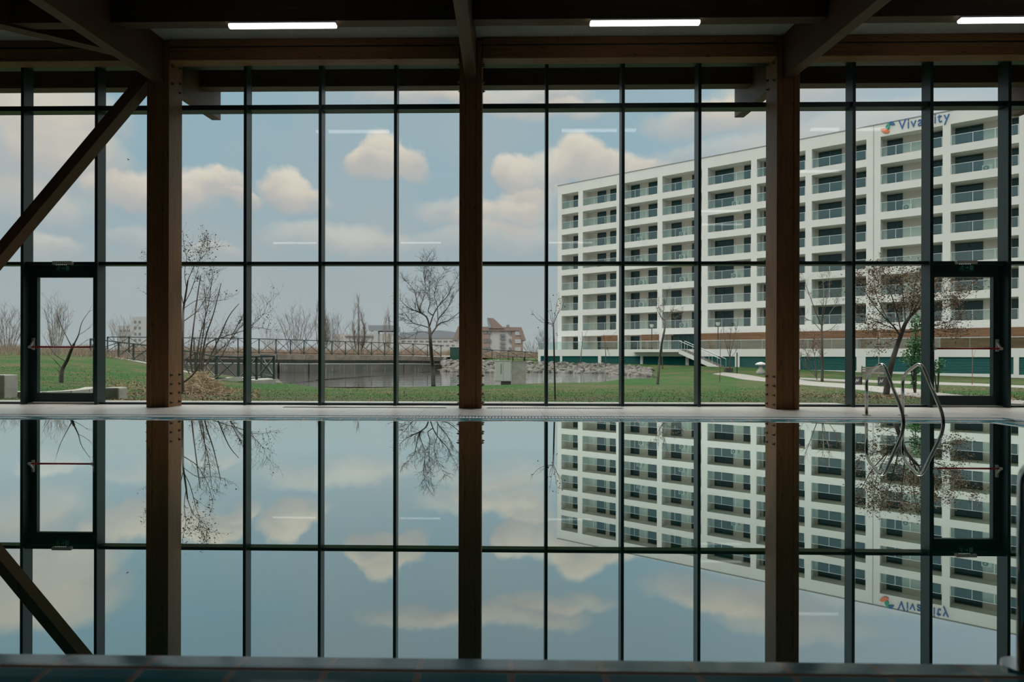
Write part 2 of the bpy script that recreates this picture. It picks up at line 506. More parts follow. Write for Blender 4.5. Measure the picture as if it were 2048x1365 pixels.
# ceiling: ribbed sandwich panels rising towards the window and on out under the eaves
def ceil_mat():
    mt = bpy.data.materials.new('ribbed_ceiling_panel')
    mt.use_nodes = True
    t = NT(mt.node_tree)
    tc = t.n('ShaderNodeTexCoord').outputs['Object']
    x = t.n('ShaderNodeSeparateXYZ', {0: tc}).outputs[0]
    rib = t.math('PINGPONG', x, 0.028)
    seam = t.math('PINGPONG', x, 0.56)
    c = t.mix(t.mrange(seam, 0.008, 0.0), (0.36, 0.38, 0.34, 1), (0.52, 0.52, 0.46, 1))
    p = t.n('ShaderNodeBsdfPrincipled', {'Base Color': c, 'Roughness': 0.55})
    bp = t.n('ShaderNodeBump', {'Height': rib, 'Strength': 0.5, 'Distance': 0.2})
    t.t.links.new(bp.outputs[0], p.inputs['Normal'])
    t.n('ShaderNodeOutputMaterial', {0: p.outputs[0]})
    return mt
M_CEIL = ceil_mat()
ya, yb = YBACK - .2, 13.45
b = MB().hexa([(X0 - 1, ya, z_ceil(ya)), (X1 + 1, ya, z_ceil(ya)), (X1 + 1, yb, z_ceil(yb)), (X0 - 1, yb, z_ceil(yb)),
               (X0 - 1, ya, z_ceil(ya) + .2), (X1 + 1, ya, z_ceil(ya) + .2), (X1 + 1, yb, z_ceil(yb) + .2), (X0 - 1, yb, z_ceil(yb) + .2)])
tag(b.build('ceiling', M_CEIL), kind='structure')

# ---- glass wall: bays between mullions
def fx(u, v=620, Y=YF): return on_y(u, v, Y).x
fit = [(-5, 43.5), (-4, 191), (-2, 490.5), (-1, 640), (0, 790), (2, 1093), (3, 1246), (4, 1398.5), (6, 1707), (7, 1864), (8, 2020)]
A = np.polyfit([k for k, u in fit], [fx(u) for k, u in fit], 1)
MXs = {k: A[0] * k + A[1] for k in range(-8, 12)}
TRZ = [2.454, 5.13]
ZTOP = 6.05
HALF = 0.026
wn = 0
DOORS = {-5: 1, 7: 2}
for k in range(-8, 11):
    xa, xb = MXs[k], MXs[k + 1]
    wn += 1
    w = empty('window_%d' % wn, ((xa + xb) / 2, YG, DECK), 0, kind='structure')
    MB().box(xa - HALF, xa + HALF, YF, YG + .03, DECK, ZTOP).build('mullion', M_METAL, w, bevel=0.004)
    if k == 10:
        MB().box(xb - HALF, xb + HALF, YF, YG + .03, DECK, ZTOP).build('mullion', M_METAL, w, bevel=0.004)
    l, r = xa + HALF, xb - HALF
    MB().box(l, r, YF + .05, YG + .03, TRZ[1] - .042, TRZ[1] + .042).build('transom', M_METAL, w)
    MB().box(l, r, YF + .05, YG + .03, TRZ[0] - .027, TRZ[0] + .027).build('transom', M_METAL, w)
    MB().box(l, r, YF + .05, YG + .03, 5.86, ZTOP).build('head_rail', M_METAL, w)
    MB().box(l, r, YG, YB, TRZ[0] + .027, TRZ[1] - .042).build('pane', M_PANE, w)
    MB().box(l, r, YG, YB, TRZ[1] + .042, 5.86).build('pane', M_PANE, w)
    if k not in DOORS:
        MB().box(l, r, YF + .08, YG + .03, DECK, DECK + .035).build('sill', M_METAL, w)
        MB().box(l, r, YG, YB, DECK + .035, TRZ[0] - .027).build('pane', M_PANE, w)
    else:
        dn = DOORS[k]
        st = 0.125
        zt = TRZ[0] - .027
        d = empty('door_%d' % dn, ((l + r) / 2, YG - .05, DECK), 0, kind='structure')
        y0, y1 = YG - .05, YG + .03
        f = MB()
        f.box(l, l + st, y0, y1, DECK + .03, zt); f.box(r - st, r, y0, y1, DECK + .03, zt)
        f.box(l + st, r - st, y0, y1, zt - .20, zt); f.box(l + st, r - st, y0, y1, DECK + .03, DECK + .19)
        f.build('door_frame', M_METAL, d)
        MB().box(l + st, r - st, YG, YB, DECK + .19, zt - .20).build('pane', M_PANE, d)
        MB().box(l, r, y0 - .06, y1, DECK, DECK + .022).build('threshold', principled('bright_threshold', (0.75, 0.74, 0.7, 1), 0.35), d)
        zb = 1.01
        pb = MB()
        pb.tube([(l + .07, y0 - .10, zb), (r - .07, y0 - .10, zb)], .016, 10)
        bar = pb.build('panic_bar', M_RED, d, smooth=True)
        for sx in (l + .07, r - .07):
            q = MB()
            q.box(sx - .022, sx + .022, y0 - .03, y0, zb - .05, zb + .16)
            q.bar((sx, y0 - .02, zb + .10), (sx, y0 - .10, zb), .03, .03, (1, 0, 0))
            q.disc((sx - .025, y0 - .10, zb), (1, 0, 0), .026, .05)
            q.build('bracket', M_GREYPL, bar, bevel=.004)
        # emergency exit sign above the door
        cx_ = on_y(127 if dn == 1 else 1931, 533, YF + .03).x
        sg = empty('exit_sign', (cx_, YF + .02, TRZ[0]), 0,
                   'dim green emergency exit sign above the ' + ('door nearest the sloping timber brace' if dn == 1 else 'door behind the pool ladder'), 'sign', 'emergency exit signs')
        hz = TRZ[0] - .027
        MB().box(cx_ - .17, cx_ + .17, YF - .02, YF + .05, hz + .0, hz + .058).build('housing', M_GREYPL, sg, bevel=.008)
        pl = MB().box(cx_ - .13, cx_ + .13, YF + .008, YF + .018, hz - .115, hz).build('sign_plate', M_EXIT, sg)
        def rect(x0, x1, z0, z1): return MB().box(cx_ + x0, cx_ + x1, YF + .0055, YF + .009, hz + z0, hz + z1)
        rect(.055, .115, -.10, -.02).build('pictogram_door', M_EXITW, pl)
        ar = MB()
        ar.prism([(cx_ - .02, YF + .0055, hz - .052), (cx_ + .015, YF + .0055, hz - .052), (cx_ + .015, YF + .0055, hz - .035), (cx_ + .042, YF + .0055, hz - .06), (cx_ + .015, YF + .0055, hz - .085), (cx_ + .015, YF + .0055, hz - .068), (cx_ - .02, YF + .0055, hz - .068)], (0, .0035, 0))
        ar.build('pictogram_arrow', M_EXITW, pl)
        pm = MB()
        Y_ = YF + .006
        pm.disc((cx_ - .062, Y_, hz - .026), (0, 1, 0), .010, .003)
        for a, c in (((-.066, -.038), (-.075, -.068)), ((-.075, -.068), (-.055, -.082)), ((-.055, -.082), (-.062, -.103)), ((-.075, -.068), (-.088, -.085)), ((-.088, -.085), (-.108, -.082)),
                     ((-.066, -.042), (-.045, -.055)), ((-.066, -.042), (-.088, -.047)), ((-.088, -.047), (-.096, -.062))):
            pm.bar((cx_ + a[0], Y_ + .001, hz + a[1]), (cx_ + c[0], Y_ + .001, hz + c[1]), .010, .003, (0, 1, 0))
        pm.build('pictogram_runner', M_EXITW, pl)
        for i in range(6):
            MB().disc((cx_ - .11 + i * .034, YF + .02, hz - .002), (0, -1, 0), .005, .014, 8).build('led', M_LED, sg)

# ---- timber frame
COLX = {'left': -5.77, 'middle': -0.51, 'right': 4.735}
COLX = {'left': on_y(314.8, 700, 11.02).x, 'middle': on_y(940.5, 700, 11.02).x, 'right': on_y(1576, 700, 11.02).x}
CY0, CY1 = 11.02, 11.48
OUTW, INW = 0.092, 0.182
bolt_me = None
def hexbolt(parent, p, ax):
    """washer, hexagonal nut and thread end"""
    q = MB()
    ax = Vector(ax)
    p = Vector(p)
    q.disc(p, ax, .026, .005, 14); q.disc(p + ax * .005, ax, .019, .018, 6); q.disc(p + ax * .023, ax, .009, .02, 8)
    return q.build('bolt', M_BOLT, parent)
lab = {'left': 'pine glulam column of three layers where the sloping brace meets it', 'middle': 'pine glulam column standing in the middle of the glass wall, hiding part of the bare tree',
       'right': 'pine glulam column in front of the white apartment block'}
for key, x in COLX.items():
    c = empty('timber_column', (x, (CY0 + CY1) / 2, DECK), 0, lab[key], 'column', 'timber columns along the glass wall')
    ztop = z_purl(11.25)
    for s_ in (-1, 1):
        xa = x + s_ * (INW / 2 + .002)
        xb = x + s_ * (INW / 2 + OUTW)
        MB().box(min(xa, xb), max(xa, xb), CY0, CY1, DECK, ztop + .3).build('side_board', M_WOODZ, c, bevel=.006)
    MB().box(x - INW / 2, x + INW / 2, CY0 + .012, CY1 - .012, DECK + .006, z_raft(CY0)).build('core_board', M_WOODZ, c)
    for s_ in (-1, 1):
        xs = x + s_ * (INW / 2 + OUTW)
        for zz in (.545, .395, .245, .095):
            for yy in (CY0 + .075, CY1 - .095):
                hexbolt(c, (xs, yy, zz), (s_, 0, 0))
        for yy, zz in ((CY0 + .10, 5.34), (CY1 - .09, 5.44), (CY1 - .09, 5.29), (CY0 + .10, 5.62), (CY1 - .09, 5.7)):
            hexbolt(c, (xs, yy, zz), (s_, 0, 0))
# rafters
RY0, RY1 = -8.9, 13.3
rl = {'left': 'dark glulam rafter running over the head of the column with the sloping brace', 'middle': 'dark glulam rafter running out to the middle column', 'right': 'dark glulam rafter over the column before the white apartment block'}
for key, x in COLX.items():
    w = INW / 2 - .003
    r = MB()
    r.hexa([(x - w, RY0, z_raft(RY0)), (x + w, RY0, z_raft(RY0)), (x + w, RY1, z_raft(RY1)), (x - w, RY1, z_raft(RY1)),
            (x - w, RY0, z_ceil(RY0) - .002), (x + w, RY0, z_ceil(RY0) - .002), (x + w, RY1, z_ceil(RY1) - .002), (x - w, RY1, z_ceil(RY1) - .002)])
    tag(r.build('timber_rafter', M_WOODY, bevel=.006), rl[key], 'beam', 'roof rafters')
for x in (COLX['left'] - 5.25, COLX['right'] + 5.25):
    w = INW / 2
    r = MB()
    r.hexa([(x - w, RY0, z_raft(RY0)), (x + w, RY0, z_raft(RY0)), (x + w, RY1, z_raft(RY1)), (x - w, RY1, z_raft(RY1)),
            (x - w, RY0, z_ceil(RY0) - .002), (x + w, RY0, z_ceil(RY0) - .002), (x + w, RY1, z_ceil(RY1) - .002), (x - w, RY1, z_ceil(RY1) - .002)])
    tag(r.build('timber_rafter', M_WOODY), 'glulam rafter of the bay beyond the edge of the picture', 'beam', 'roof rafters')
# purlins, one piece per bay
cx = [COLX['left'] - 5.25, COLX['left'], COLX['middle'], COLX['right'], COLX['right'] + 5.25]
bays = ['past the sloping brace', 'from braced to middle column', 'from middle column to block-side column', 'over the pool ladder']
rows = [(9.62, .10, 'dark timber purlin carrying the long lamp ', 'purlins carrying the lamps'), (11.12, .12, 'brown timber purlin just inside the window head ', 'purlins at the window head'),
        (12.45, .12, 'dark timber purlin outside under the eaves ', 'purlins outside under the eaves')]
for (yy, hw, lb, gp) in rows:
    for i in range(4):
        xa, xb = cx[i] + INW / 2 + .004, cx[i + 1] - INW / 2 - .004
        if yy == 11.12:
            if i > 0: xa += OUTW + .004
            if i < 3: xb -= OUTW + .004
        e = empty('timber_purlin', ((xa + xb) / 2, yy, z_purl(yy)), 0, lb + bays[i], 'beam', gp)
        zb, zt = z_purl(yy), z_ceil(yy - hw) - .004
        if yy == 11.12:
            MB().box(xa, xb, yy - hw, yy + hw, zb, zb + .205).build('lower_board', M_WOODX, e, bevel=.006)
            MB().box(xa, xb, yy - hw + .03, yy + hw, zb + .205, zb + .232).build('gap_shade_strip', M_METAL, e)  # dark strip stands in for the shade in the gap between boards
            MB().box(xa, xb, yy - hw + .01, yy + hw, zb + .232, zt).build('upper_board', M_WOODX, e, bevel=.006)
        else:
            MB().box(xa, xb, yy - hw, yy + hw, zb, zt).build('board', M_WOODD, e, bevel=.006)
for yy in (7.0, 3.6, 2.1, -.3, -4.4):
    for i in range(4):
        xa, xb = cx[i] + INW / 2 + .004, cx[i + 1] - INW / 2 - .004
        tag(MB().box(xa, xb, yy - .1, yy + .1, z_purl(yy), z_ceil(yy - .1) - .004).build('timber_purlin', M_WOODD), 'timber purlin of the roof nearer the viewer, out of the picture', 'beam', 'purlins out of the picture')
# sloping brace in the plane of the columns
pa, pb_ = on_y(285, 172, 11.25), on_y(-20, 536, 11.25)
dv = (pb_ - pa).normalized()
far = pa + dv * ((pa.z - DECK - .1) / -dv.z)
tp = pa - dv * .12
br = MB().bar(tp, far, .17, .255, (0, 1, 0))
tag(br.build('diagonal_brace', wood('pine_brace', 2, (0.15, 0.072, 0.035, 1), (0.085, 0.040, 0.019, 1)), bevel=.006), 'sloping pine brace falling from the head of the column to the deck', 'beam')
p0 = Vector((COLX['left'] - .1, 10.9, z_purl(10.9) + .06)); p1 = on_y(-30, 30, 9.4)
p1.z = z_purl(9.4) + .06
dd = (p1 - p0).normalized()
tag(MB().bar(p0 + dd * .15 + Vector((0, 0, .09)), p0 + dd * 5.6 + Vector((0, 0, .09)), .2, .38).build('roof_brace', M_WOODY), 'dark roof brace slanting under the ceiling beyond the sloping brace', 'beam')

# ---- linear lamps
def make_lamp():
    e = empty('linear_lamp', (0, 0, 0), 0)
    MB().box(-.75, .75, -.042, .042, -.028, 0).build('lamp_body', M_LAMPB, e, bevel=.006)
    q = MB()
    prof = [(-.05, -.028), (.05, -.028), (.046, -.058), (.03, -.078), (-.03, -.078), (-.046, -.058)]
    a = [(-.76, y, z) for y, z in prof]
    q.prism(a, (1.52, 0, 0))
    q.build('diffuser', M_LAMP, e, bevel=.012)
    return e
lamp0 = make_lamp()
lampc = [on_y(565.5, 45, 9.55).x, on_y(1289.5, 40, 9.55).x]
lampc = [2 * lampc[0] - lampc[1], lampc[0], lampc[1], on_y(1918, 33, 9.55).x + .76]
first = True
for x, yy, l_ in ((lampc[1], 9.55, 'lit linear lamp between the braced column and the middle column'),
                  (lampc[2], 9.55, 'lit linear lamp between the middle column and the column before the apartment block'),
                  (lampc[3], 9.55, 'lit linear lamp high over the pool ladder, cut by the picture edge'),
                  (-7.3, -.3, None), (-2.9, -.3, None), (2.4, -.3, None), (7.0, 2.1, None), (6.5, 3.6, None), (7.6, 7.0, None)):
    o = lamp0 if first else copy_tree(lamp0)
    first = False
    o.location = (x, yy, z_purl(yy) - .001)
    tag(o, l_ or 'lit linear lamp seen only as a white streak mirrored in the glass', 'lamp', 'linear lamps under the roof')

# ---- floor grilles at the foot of the glass
M_GRILLE = principled('grey_floor_grille', (0.30, 0.29, 0.27, 1), 0.45, 0.3)
for (ua, ub, tx) in ((973, 1245, 'narrow slotted floor grille at the foot of the glass, starting beside the middle column'), (560, 892, 'narrow slotted floor grille before the glass between the braced column and the middle column')):
    xa, xb = on_z(ua, 817, DECK).x, on_z(ub, 817, DECK).x
    y0, y1 = 11.09, 11.19
    e = empty('floor_grille', (xa, y0, DECK), 0, tx, 'grille', 'floor grilles')
    MB().box(xa, xb, y0, y1, DECK, DECK + .003).build('grille_tray', principled('grille_shadow_gap', (.02, .02, .02, 1), .8), e)
    q = MB()
    n = int((xb - xa) / .044)
    for i in range(n):
        x = xa + (i + .5) * .044
        q.bar((x - .02, y0, DECK + .006), (x + .02, y1, DECK + .006), .014, .005)
    q.build('grille_bars', M_GRILLE, e)

# ---- pool ladder at the far edge
def tube_rail(e, name, pts, r, fl=True, rad=.13):
    rail = MB().tube(arc(pts, rad, 8), r, 14).build(name, M_STEEL, e, smooth=True)
    if fl:
        MB().disc(Vector(pts[0]), (0, 0, 1), .058, .012, 18).build('flange', M_STEEL, rail)
    return rail
pl_ = on_z(1733, 831.5, DECK); pr_ = on_z(1803.5, 831.5, DECK)
lx = [pl_.x, pr_.x]
ly = pl_.y
wy = on_z(1800, 846.6, 0).y
e = empty('pool_ladder', ((lx[0] + lx[1]) / 2, ly, DECK), 0, 'polished steel pool ladder with two bent handrails at the far edge', 'ladder', 'pool ladders')
ap = on_y(1758, 739.5, ly - .5)
for x in lx:
    tube_rail(e, 'handrail', [(x, ly, DECK), (x, ly, .60), (x, ly - .42, .80), (x, wy, .10), (x, wy, -1.0)], .0215)
for zz in (-.25, -.5, -.75):
    MB().box(lx[0], lx[1], wy - .03, wy + .05, zz - .015, zz + .015).build('tread', M_STEEL, e, bevel=.004)
# near grab rail at the edge of the picture
gx = on_y(2052, 1326, 1.90).x
e = empty('grab_rail', (gx, 1.9, .012), 0, 'blurred steel grab rail on the near pool edge, cut by the picture edge', 'rail')
tube_rail(e, 'handrail', [(gx, 1.90, .012), (gx, 1.90, .575), (gx, 1.20, .60), (gx, 1.20, DECK)], .0215, rad=.06)

#__OUTSIDE__
# ================================================================== outside
# ---- the ground: a smooth surface through surveyed spot heights
POND = -0.85
spots = []
def sp(x, y, z): spots.append((x, y, z))
for x in (-30, -16, -8, 0, 8, 16, 30): sp(x, 11.9, -.04)
for x in (-8, 0, 6, 12, 20): sp(x, 13.2, -.05)
for x, y, z in ((-6, 20, -.27), (0, 20, -.28), (6, 20, -.26), (13, 20, -.24), (-6, 28, -.55), (0, 30, -.6), (8, 29, -.56), (18, 30, -.5),
                (12, 40, -.76), (20, 40, -.74), (30, 42, -.8), (45, 45, -.9), (26, 52, -.92), (18, 52, -.88), (34, 55, -.98)): sp(x, y, z)
for u, v, z in ((520, 763, POND), (640, 776, POND), (760, 776, POND), (860, 773, POND + .03), (940, 772, POND), (1085, 767, POND), (1180, 765.5, POND), (1240, 759, POND), (1290, 752, POND)):
    p = on_z(u, v, z); sp(p.x, p.y, z)
for x, y in ((-12, 50), (-4, 48), (-3, 60), (-14, 60), (4, 55), (6, 62), (-20, 62), (-26, 66), (-16, 70), (-8, 70), (-9, 77), (-18, 78), (-26, 74), (-13, 84)): sp(x, y, -1.7)
# far pond bank with the stones, then the foot of the white podium
for u, v, z in ((950, 746, POND), (1020, 745, POND), (1085, 745, POND), (1180, 745.5, POND), (1250, 748, POND)):
    p = on_z(u, v, z); sp(p.x, p.y, z)
for u, v, d in ((940, 727, 84), (1020, 728, 86), (1100, 728.5, 88), (1180, 730, 84), (1260, 734, 78), (1340, 738, 72), (1400, 741, 68), (1450, 745, 66), (1560, 747, 62), (1700, 752, 58), (1850, 757, 54), (2030, 760, 50), (2200, 763, 46)):
    p = at(u, v, d); sp(p.x, p.y, p.z)
# the bank on the brace side: it climbs away from the glass to a kerb and falls to the pond behind it
for u, v, d in ((433, 760, 32), (480, 763, 31.5), (350, 738, 38), (290, 727, 42), (237, 716.5, 47), (185, 708.5, 52), (120, 711, 46), (40, 713, 42), (-60, 712, 44), (-200, 712, 44),
                (350, 790, 17), (60, 772, 18), (200, 775, 19), (0, 745, 26), (120, 738, 28), (240, 748, 28), (330, 765, 25), (420, 775, 25), (500, 778, 29), (150, 756, 24), (-150, 740, 28), (60, 722, 36), (200, 727, 36)):
    p = at(u, v, d); sp(p.x, p.y, p.z)
for u, v, d in ((300, 742, 56), (420, 752, 50), (200, 725, 66), (50, 718, 66), (-150, 715, 66)):
    p = at(u, v, d); sp(p.x, p.y, p.z)
for x, y, z in ((-60, 90, .3), (-20, 90, -1.2), (0, 110, .2), (30, 130, .3), (80, 120, 0), (90, 60, -1.0), (80, 30, -.8), (50, 20, -.4), (60, 80, -.8), (-60, 40, .8), (-50, 20, .3), (-40, 130, .8), (-90, 60, .9)): sp(x, y, z)
S_ = np.array(spots)
def _phi(r2): return 0.5 * r2 * np.log(r2 + 1e-9)
def tps_fit(P, z, lam):
    n = len(P)
    r2 = ((P[:, None] - P[None]) ** 2).sum(-1)
    K = _phi(r2) + lam * np.eye(n)
    Q = np.hstack([np.ones((n, 1)), P])
    M = np.block([[K, Q], [Q.T, np.zeros((3, 3))]])
    return np.linalg.solve(M, np.concatenate([z, np.zeros(3)]))
TW = tps_fit(S_[:, :2] / 20, S_[:, 2], 0.004)
def gz_arr(XY):
    Q = np.asarray(XY, float) / 20
    r2 = ((Q[:, None] - (S_[None, :, :2] / 20)) ** 2).sum(-1)
    return _phi(r2) @ TW[:-3] + TW[-3] + Q @ TW[-2:]
def gz(x, y): return float(gz_arr([(x, y)])[0])
def on_g(u, v, d0=12.5, d1=110):
    r = ray(u, v)
    ds = np.linspace(d0, d1, 1200)
    P = np.array(EYE)[None] + ds[:, None] * np.array(r)[None]
    h = P[:, 2] - gz_arr(P[:, :2])
    i = np.argmax(h < 0)
    if not (h < 0).any(): i = len(ds) - 1
    p = EYE + r * float(ds[i])
    return Vector((p.x, p.y, gz(p.x, p.y)))
def gd(u, d):
    """ground point in picture column u at depth d"""
    p = at(u, CYP, d)
    return Vector((p.x, p.y, gz(p.x, p.y)))

def ground_mat():
    mt = bpy.data.materials.new('worn_lawn')
    mt.use_nodes = True
    t = NT(mt.node_tree)
    tc = t.n('ShaderNodeTexCoord').outputs['Object']
    n1 = t.n('ShaderNodeTexNoise', {'Vector': tc, 'Scale': 0.75, 'Detail': 8.0, 'Roughness': 0.72}).outputs['Fac']
    n2 = t.n('ShaderNodeTexNoise', {'Vector': tc, 'Scale': 7.0, 'Detail': 6.0, 'Roughness': 0.75}).outputs['Fac']
    n4 = t.n('ShaderNodeTexNoise', {'Vector': tc, 'Scale': 0.16, 'Detail': 3.0}).outputs['Fac']
    n3 = t.n('ShaderNodeTexVoronoi', {'Vector': tc, 'Scale': 6.0}).outputs['Distance']
    n2c = t.mrange(n2, 0.3, 0.7)
    green = t.mix(n2c, (0.018, 0.078, 0.018, 1), (0.070, 0.165, 0.048, 1))
    tan = t.mix(n2c, (0.085, 0.060, 0.032, 1), (0.235, 0.190, 0.120, 1))
    k = t.math('ADD', t.math('MULTIPLY', n1, 0.75), t.math('MULTIPLY', n4, 0.45))
    c = t.mix(t.mrange(k, 0.55, 0.70, 0.0, 0.85), green, tan)
    c = t.mix(t.mrange(n3, 0.10, 0.20, 0.8, 0.0), c, (0.16, 0.085, 0.045, 1))
    p = t.n('ShaderNodeBsdfPrincipled', {'Base Color': c, 'Roughness': 0.95, 'Specular IOR Level': 0.1})
    bp = t.n('ShaderNodeBump', {'Height': n2, 'Strength': 1.0, 'Distance': 0.12})
    t.t.links.new(bp.outputs[0], p.inputs['Normal'])
    t.n('ShaderNodeOutputMaterial', {0: p.outputs[0]})
    return mt
xs = np.concatenate([np.arange(-90, -30, 3), np.arange(-30, 45, .6), np.arange(45, 96, 3)])
ys = np.concatenate([np.arange(11.86, 45, .45), np.arange(45, 100, 1.2), np.arange(100, 136, 5)])
XY = np.array([(x, y) for y in ys for x in xs])
ZZ = np.concatenate([gz_arr(c) for c in np.array_split(XY, 40)])
nx = len(xs)
b = MB()
b.v = [Vector((x, y, z)) for (x, y), z in zip(XY, ZZ)]
b.f = [(j * nx + i, j * nx + i + 1, (j + 1) * nx + i + 1, (j + 1) * nx + i) for j in range(len(ys) - 1) for i in range(nx - 1)]
tag(b.build('ground', ground_mat(), smooth=True, fix=False), kind='structure')
# pond
b = MB()
pts = [on_z(430, 775, POND), on_z(1320, 775, POND), on_z(1330, 741, POND), on_z(900, 741, POND), Vector((-8, 84, POND)), Vector((-42, 72, POND)), Vector((-32, 50, POND)), Vector((-16.5, 41, POND)), Vector((-14, 33, POND))]
b.add(pts, [tuple(range(len(pts)))])
tag(b.build('pond_water', M_POND), kind='structure')
# paving strip along the outside of the glass
tag(MB().box(-24, on_z(1560, 806, -.02).x + 1, YB + .004, 13.15, -.3, -.012).build('paving_strip', M_PAVE), kind='structure')

def ribbon(name, mat, left, right, lift=.03, thick=.25):
    """a path laid on the ground between two edge lines (lists of points)"""
    b = MB()
    n = len(left)
    def g(p): return Vector((p.x, p.y, gz(p.x, p.y) + lift))
    a, c = [g(p) for p in left], [g(p) for p in right]
    dn = Vector((0, 0, -thick))
    for i in range(n - 1):
        k = 6
        for j in range(k):
            for q in range(4):
                def P(s, w):
                    l = left[i].lerp(left[i + 1], s); r = right[i].lerp(right[i + 1], s)
                    return g(l.lerp(r, w))
                s0, s1, w0, w1 = j / k, (j + 1) / k, q / 4, (q + 1) / 4
                T = [P(s0, w0), P(s1, w0), P(s1, w1), P(s0, w1)]
                b.hexa([T[0] + dn, T[1] + dn, T[2] + dn, T[3] + dn] + T)
    return b.build(name, mat)
M_PATH = principled('pale_gravel_path', (0.30, 0.285, 0.265, 1), 0.9, var=0.15, vscale=3, bump=.3, bscale=40)
up_ = [(1447, 746), (1490, 750), (1530, 757), (1600, 760), (1680, 768), (1740, 773), (1840, 781), (1900, 790.5), (1970, 798.5), (2060, 806)]
lo_ = [(1425, 749), (1462, 755), (1505, 762), (1600, 770.5), (1680, 777), (1740, 784), (1840, 797), (1870, 805), (1930, 809), (2060, 812)]
tag(ribbon('path', M_PATH, [on_g(*p) for p in up_], [on_g(*p) for p in lo_]), kind='structure')
u2 = [(1600, 756.5), (1730, 761), (1850, 764.5), (1960, 768.5), (2080, 773.5)]
l2 = [(1600, 759), (1730, 766), (1850, 770), (1960, 773.5), (2080, 779)]
tag(ribbon('footpath', M_PATH, [on_g(*p) for p in u2], [on_g(*p) for p in l2]), kind='structure')

# grass: uncountable blades near the glass
def scatter_region(n, ymin, ymax, umin=-60, umax=2110):
    out = []
    while len(out) < n:
        y = ymin + (ymax - ymin) * random.random() ** 1.4
        u = random.uniform(umin, umax)
        p = at(u, CYP, y)
        out.append((p.x, p.y))
    z = np.concatenate([gz_arr(c) for c in np.array_split(np.array(out), max(1, n // 2000))])
    return [(x, y, zz) for (x, y), zz in zip(out, z)]
from mathutils.geometry import intersect_point_tri_2d
path_poly = [on_g(*p) for p in up_] + [on_g(*p) for p in reversed(lo_)]
def inside(poly, x, y):
    c = False
    j = len(poly) - 1
    for i in range(len(poly)):
        a, d = poly[i], poly[j]
        if (a.y > y) != (d.y > y) and x < (d.x - a.x) * (y - a.y) / (d.y - a.y) + a.x: c = not c
        j = i
    return c
path2 = [on_g(*p) for p in u2] + [on_g(*p) for p in reversed(l2)]
M_BLADE = principled('grass_blade', (0.040, 0.110, 0.022, 1), 0.8, col2=(0.17, 0.15, 0.075, 1), vscale=0.7)
b = MB()
for (x, y, z) in scatter_region(16000, 13.3, 30):
    if z < POND + .04 or inside(path_poly, x, y) or inside(path2, x, y): continue
    h = random.uniform(.010, .028) * (1 + (y - 13) * .02)
    a = random.random() * math.pi
    w = .011 * (1 + (y - 13) * .06)
    dx, dy = math.cos(a) * w, math.sin(a) * w
    lx_, ly_ = random.uniform(-.04, .04), random.uniform(-.04, .04)
    k = len(b.v)
    b.v += [Vector((x - dx, y - dy, z - .01)), Vector((x + dx, y + dy, z - .01)), Vector((x + lx_, y + ly_, z + h))]
    b.f.append((k, k + 1, k + 2))
tag(b.build('grass', M_BLADE, fix=False), 'short worn grass growing on the lawn outside the glass', 'grass', kind='stuff')
M_LITTER = principled('dead_leaf', (0.20, 0.10, 0.05, 1), 0.9, col2=(0.36, 0.27, 0.18, 1), vscale=3)
b = MB()
def leafquad(b, p, s):
    a = Vector((random.uniform(-1, 1), random.uniform(-1, 1), random.uniform(-.5, .5))).normalized() * s
    c = a.cross(Vector((random.uniform(-1, 1), random.uniform(-1, 1), random.uniform(-1, 1)))).normalized() * s * .55
    k = len(b.v)
    b.v += [p - a, p + c, p + a, p - c]
    b.f.append((k, k + 1, k + 2, k + 3))
for (x, y, z) in scatter_region(3000, 13.3, 34):
    if z < POND + .04: continue
    leafquad(b, Vector((x, y, z + .03)), random.uniform(.014, .028) * (1 + (y - 13) * .02))
for i in range(2600):
    u, d = random.uniform(205, 520), random.uniform(13.6, 24)
    if random.random() > .35 + .65 * (mnoise.noise(Vector((u * .03, d * .4, 1))) > -.05): continue
    p = gd(u, d)
    leafquad(b, p + Vector((0, 0, .02)), random.uniform(.016, .036))
c0 = on_g(1780, 792)
for i in range(2200):
    x, y = c0.x + random.gauss(0, 1.6), c0.y + random.gauss(-1.2, 1.6)
    if y < 13.3: continue
    leafquad(b, Vector((x, y, gz(x, y) + .02)), random.uniform(.016, .034))
tag(b.build('leaf_litter', M_LITTER, fix=False), 'brown dead leaves lying over the lawn', 'leaves', kind='stuff')

# concrete kerb and low walls by the door on the brace side
M_CONC = principled('weathered_concrete', (0.42, 0.40, 0.36, 1), 0.9, var=.3, vscale=2.5, bump=.3)
pk = [(-20, 790), (84, 791), (130, 788), (165, 785), (180, 781), (184, 779)]
kp = [on_g(u, v + 4) for u, v in pk]
e = MB()
for a, c in zip(kp[:-1], kp[1:]):
    e.bar(a + Vector((0, 0, -.02)), c + Vector((0, 0, -.02)), .30, .26)
tag(e.build('concrete_kerb', M_CONC), 'curving pale concrete kerb outside the door nearest the sloping brace', 'kerb')
p = at(222, 795, 14.3)
e = MB().box(p.x - .16, p.x + .16, p.y, p.y + .35, -.1, .19)
tag(e.build('concrete_block', M_CONC, bevel=.03), 'short pale concrete block at the end of the kerb beside the door', 'block')
p = at(-4, 780, 14.0)
e = MB().box(p.x - .22, p.x + .13, p.y, p.y + .4, -.1, .46)
tag(e.build('concrete_pillar', M_CONC, bevel=.02), 'squat pale concrete pillar at the picture edge below the brace', 'block')

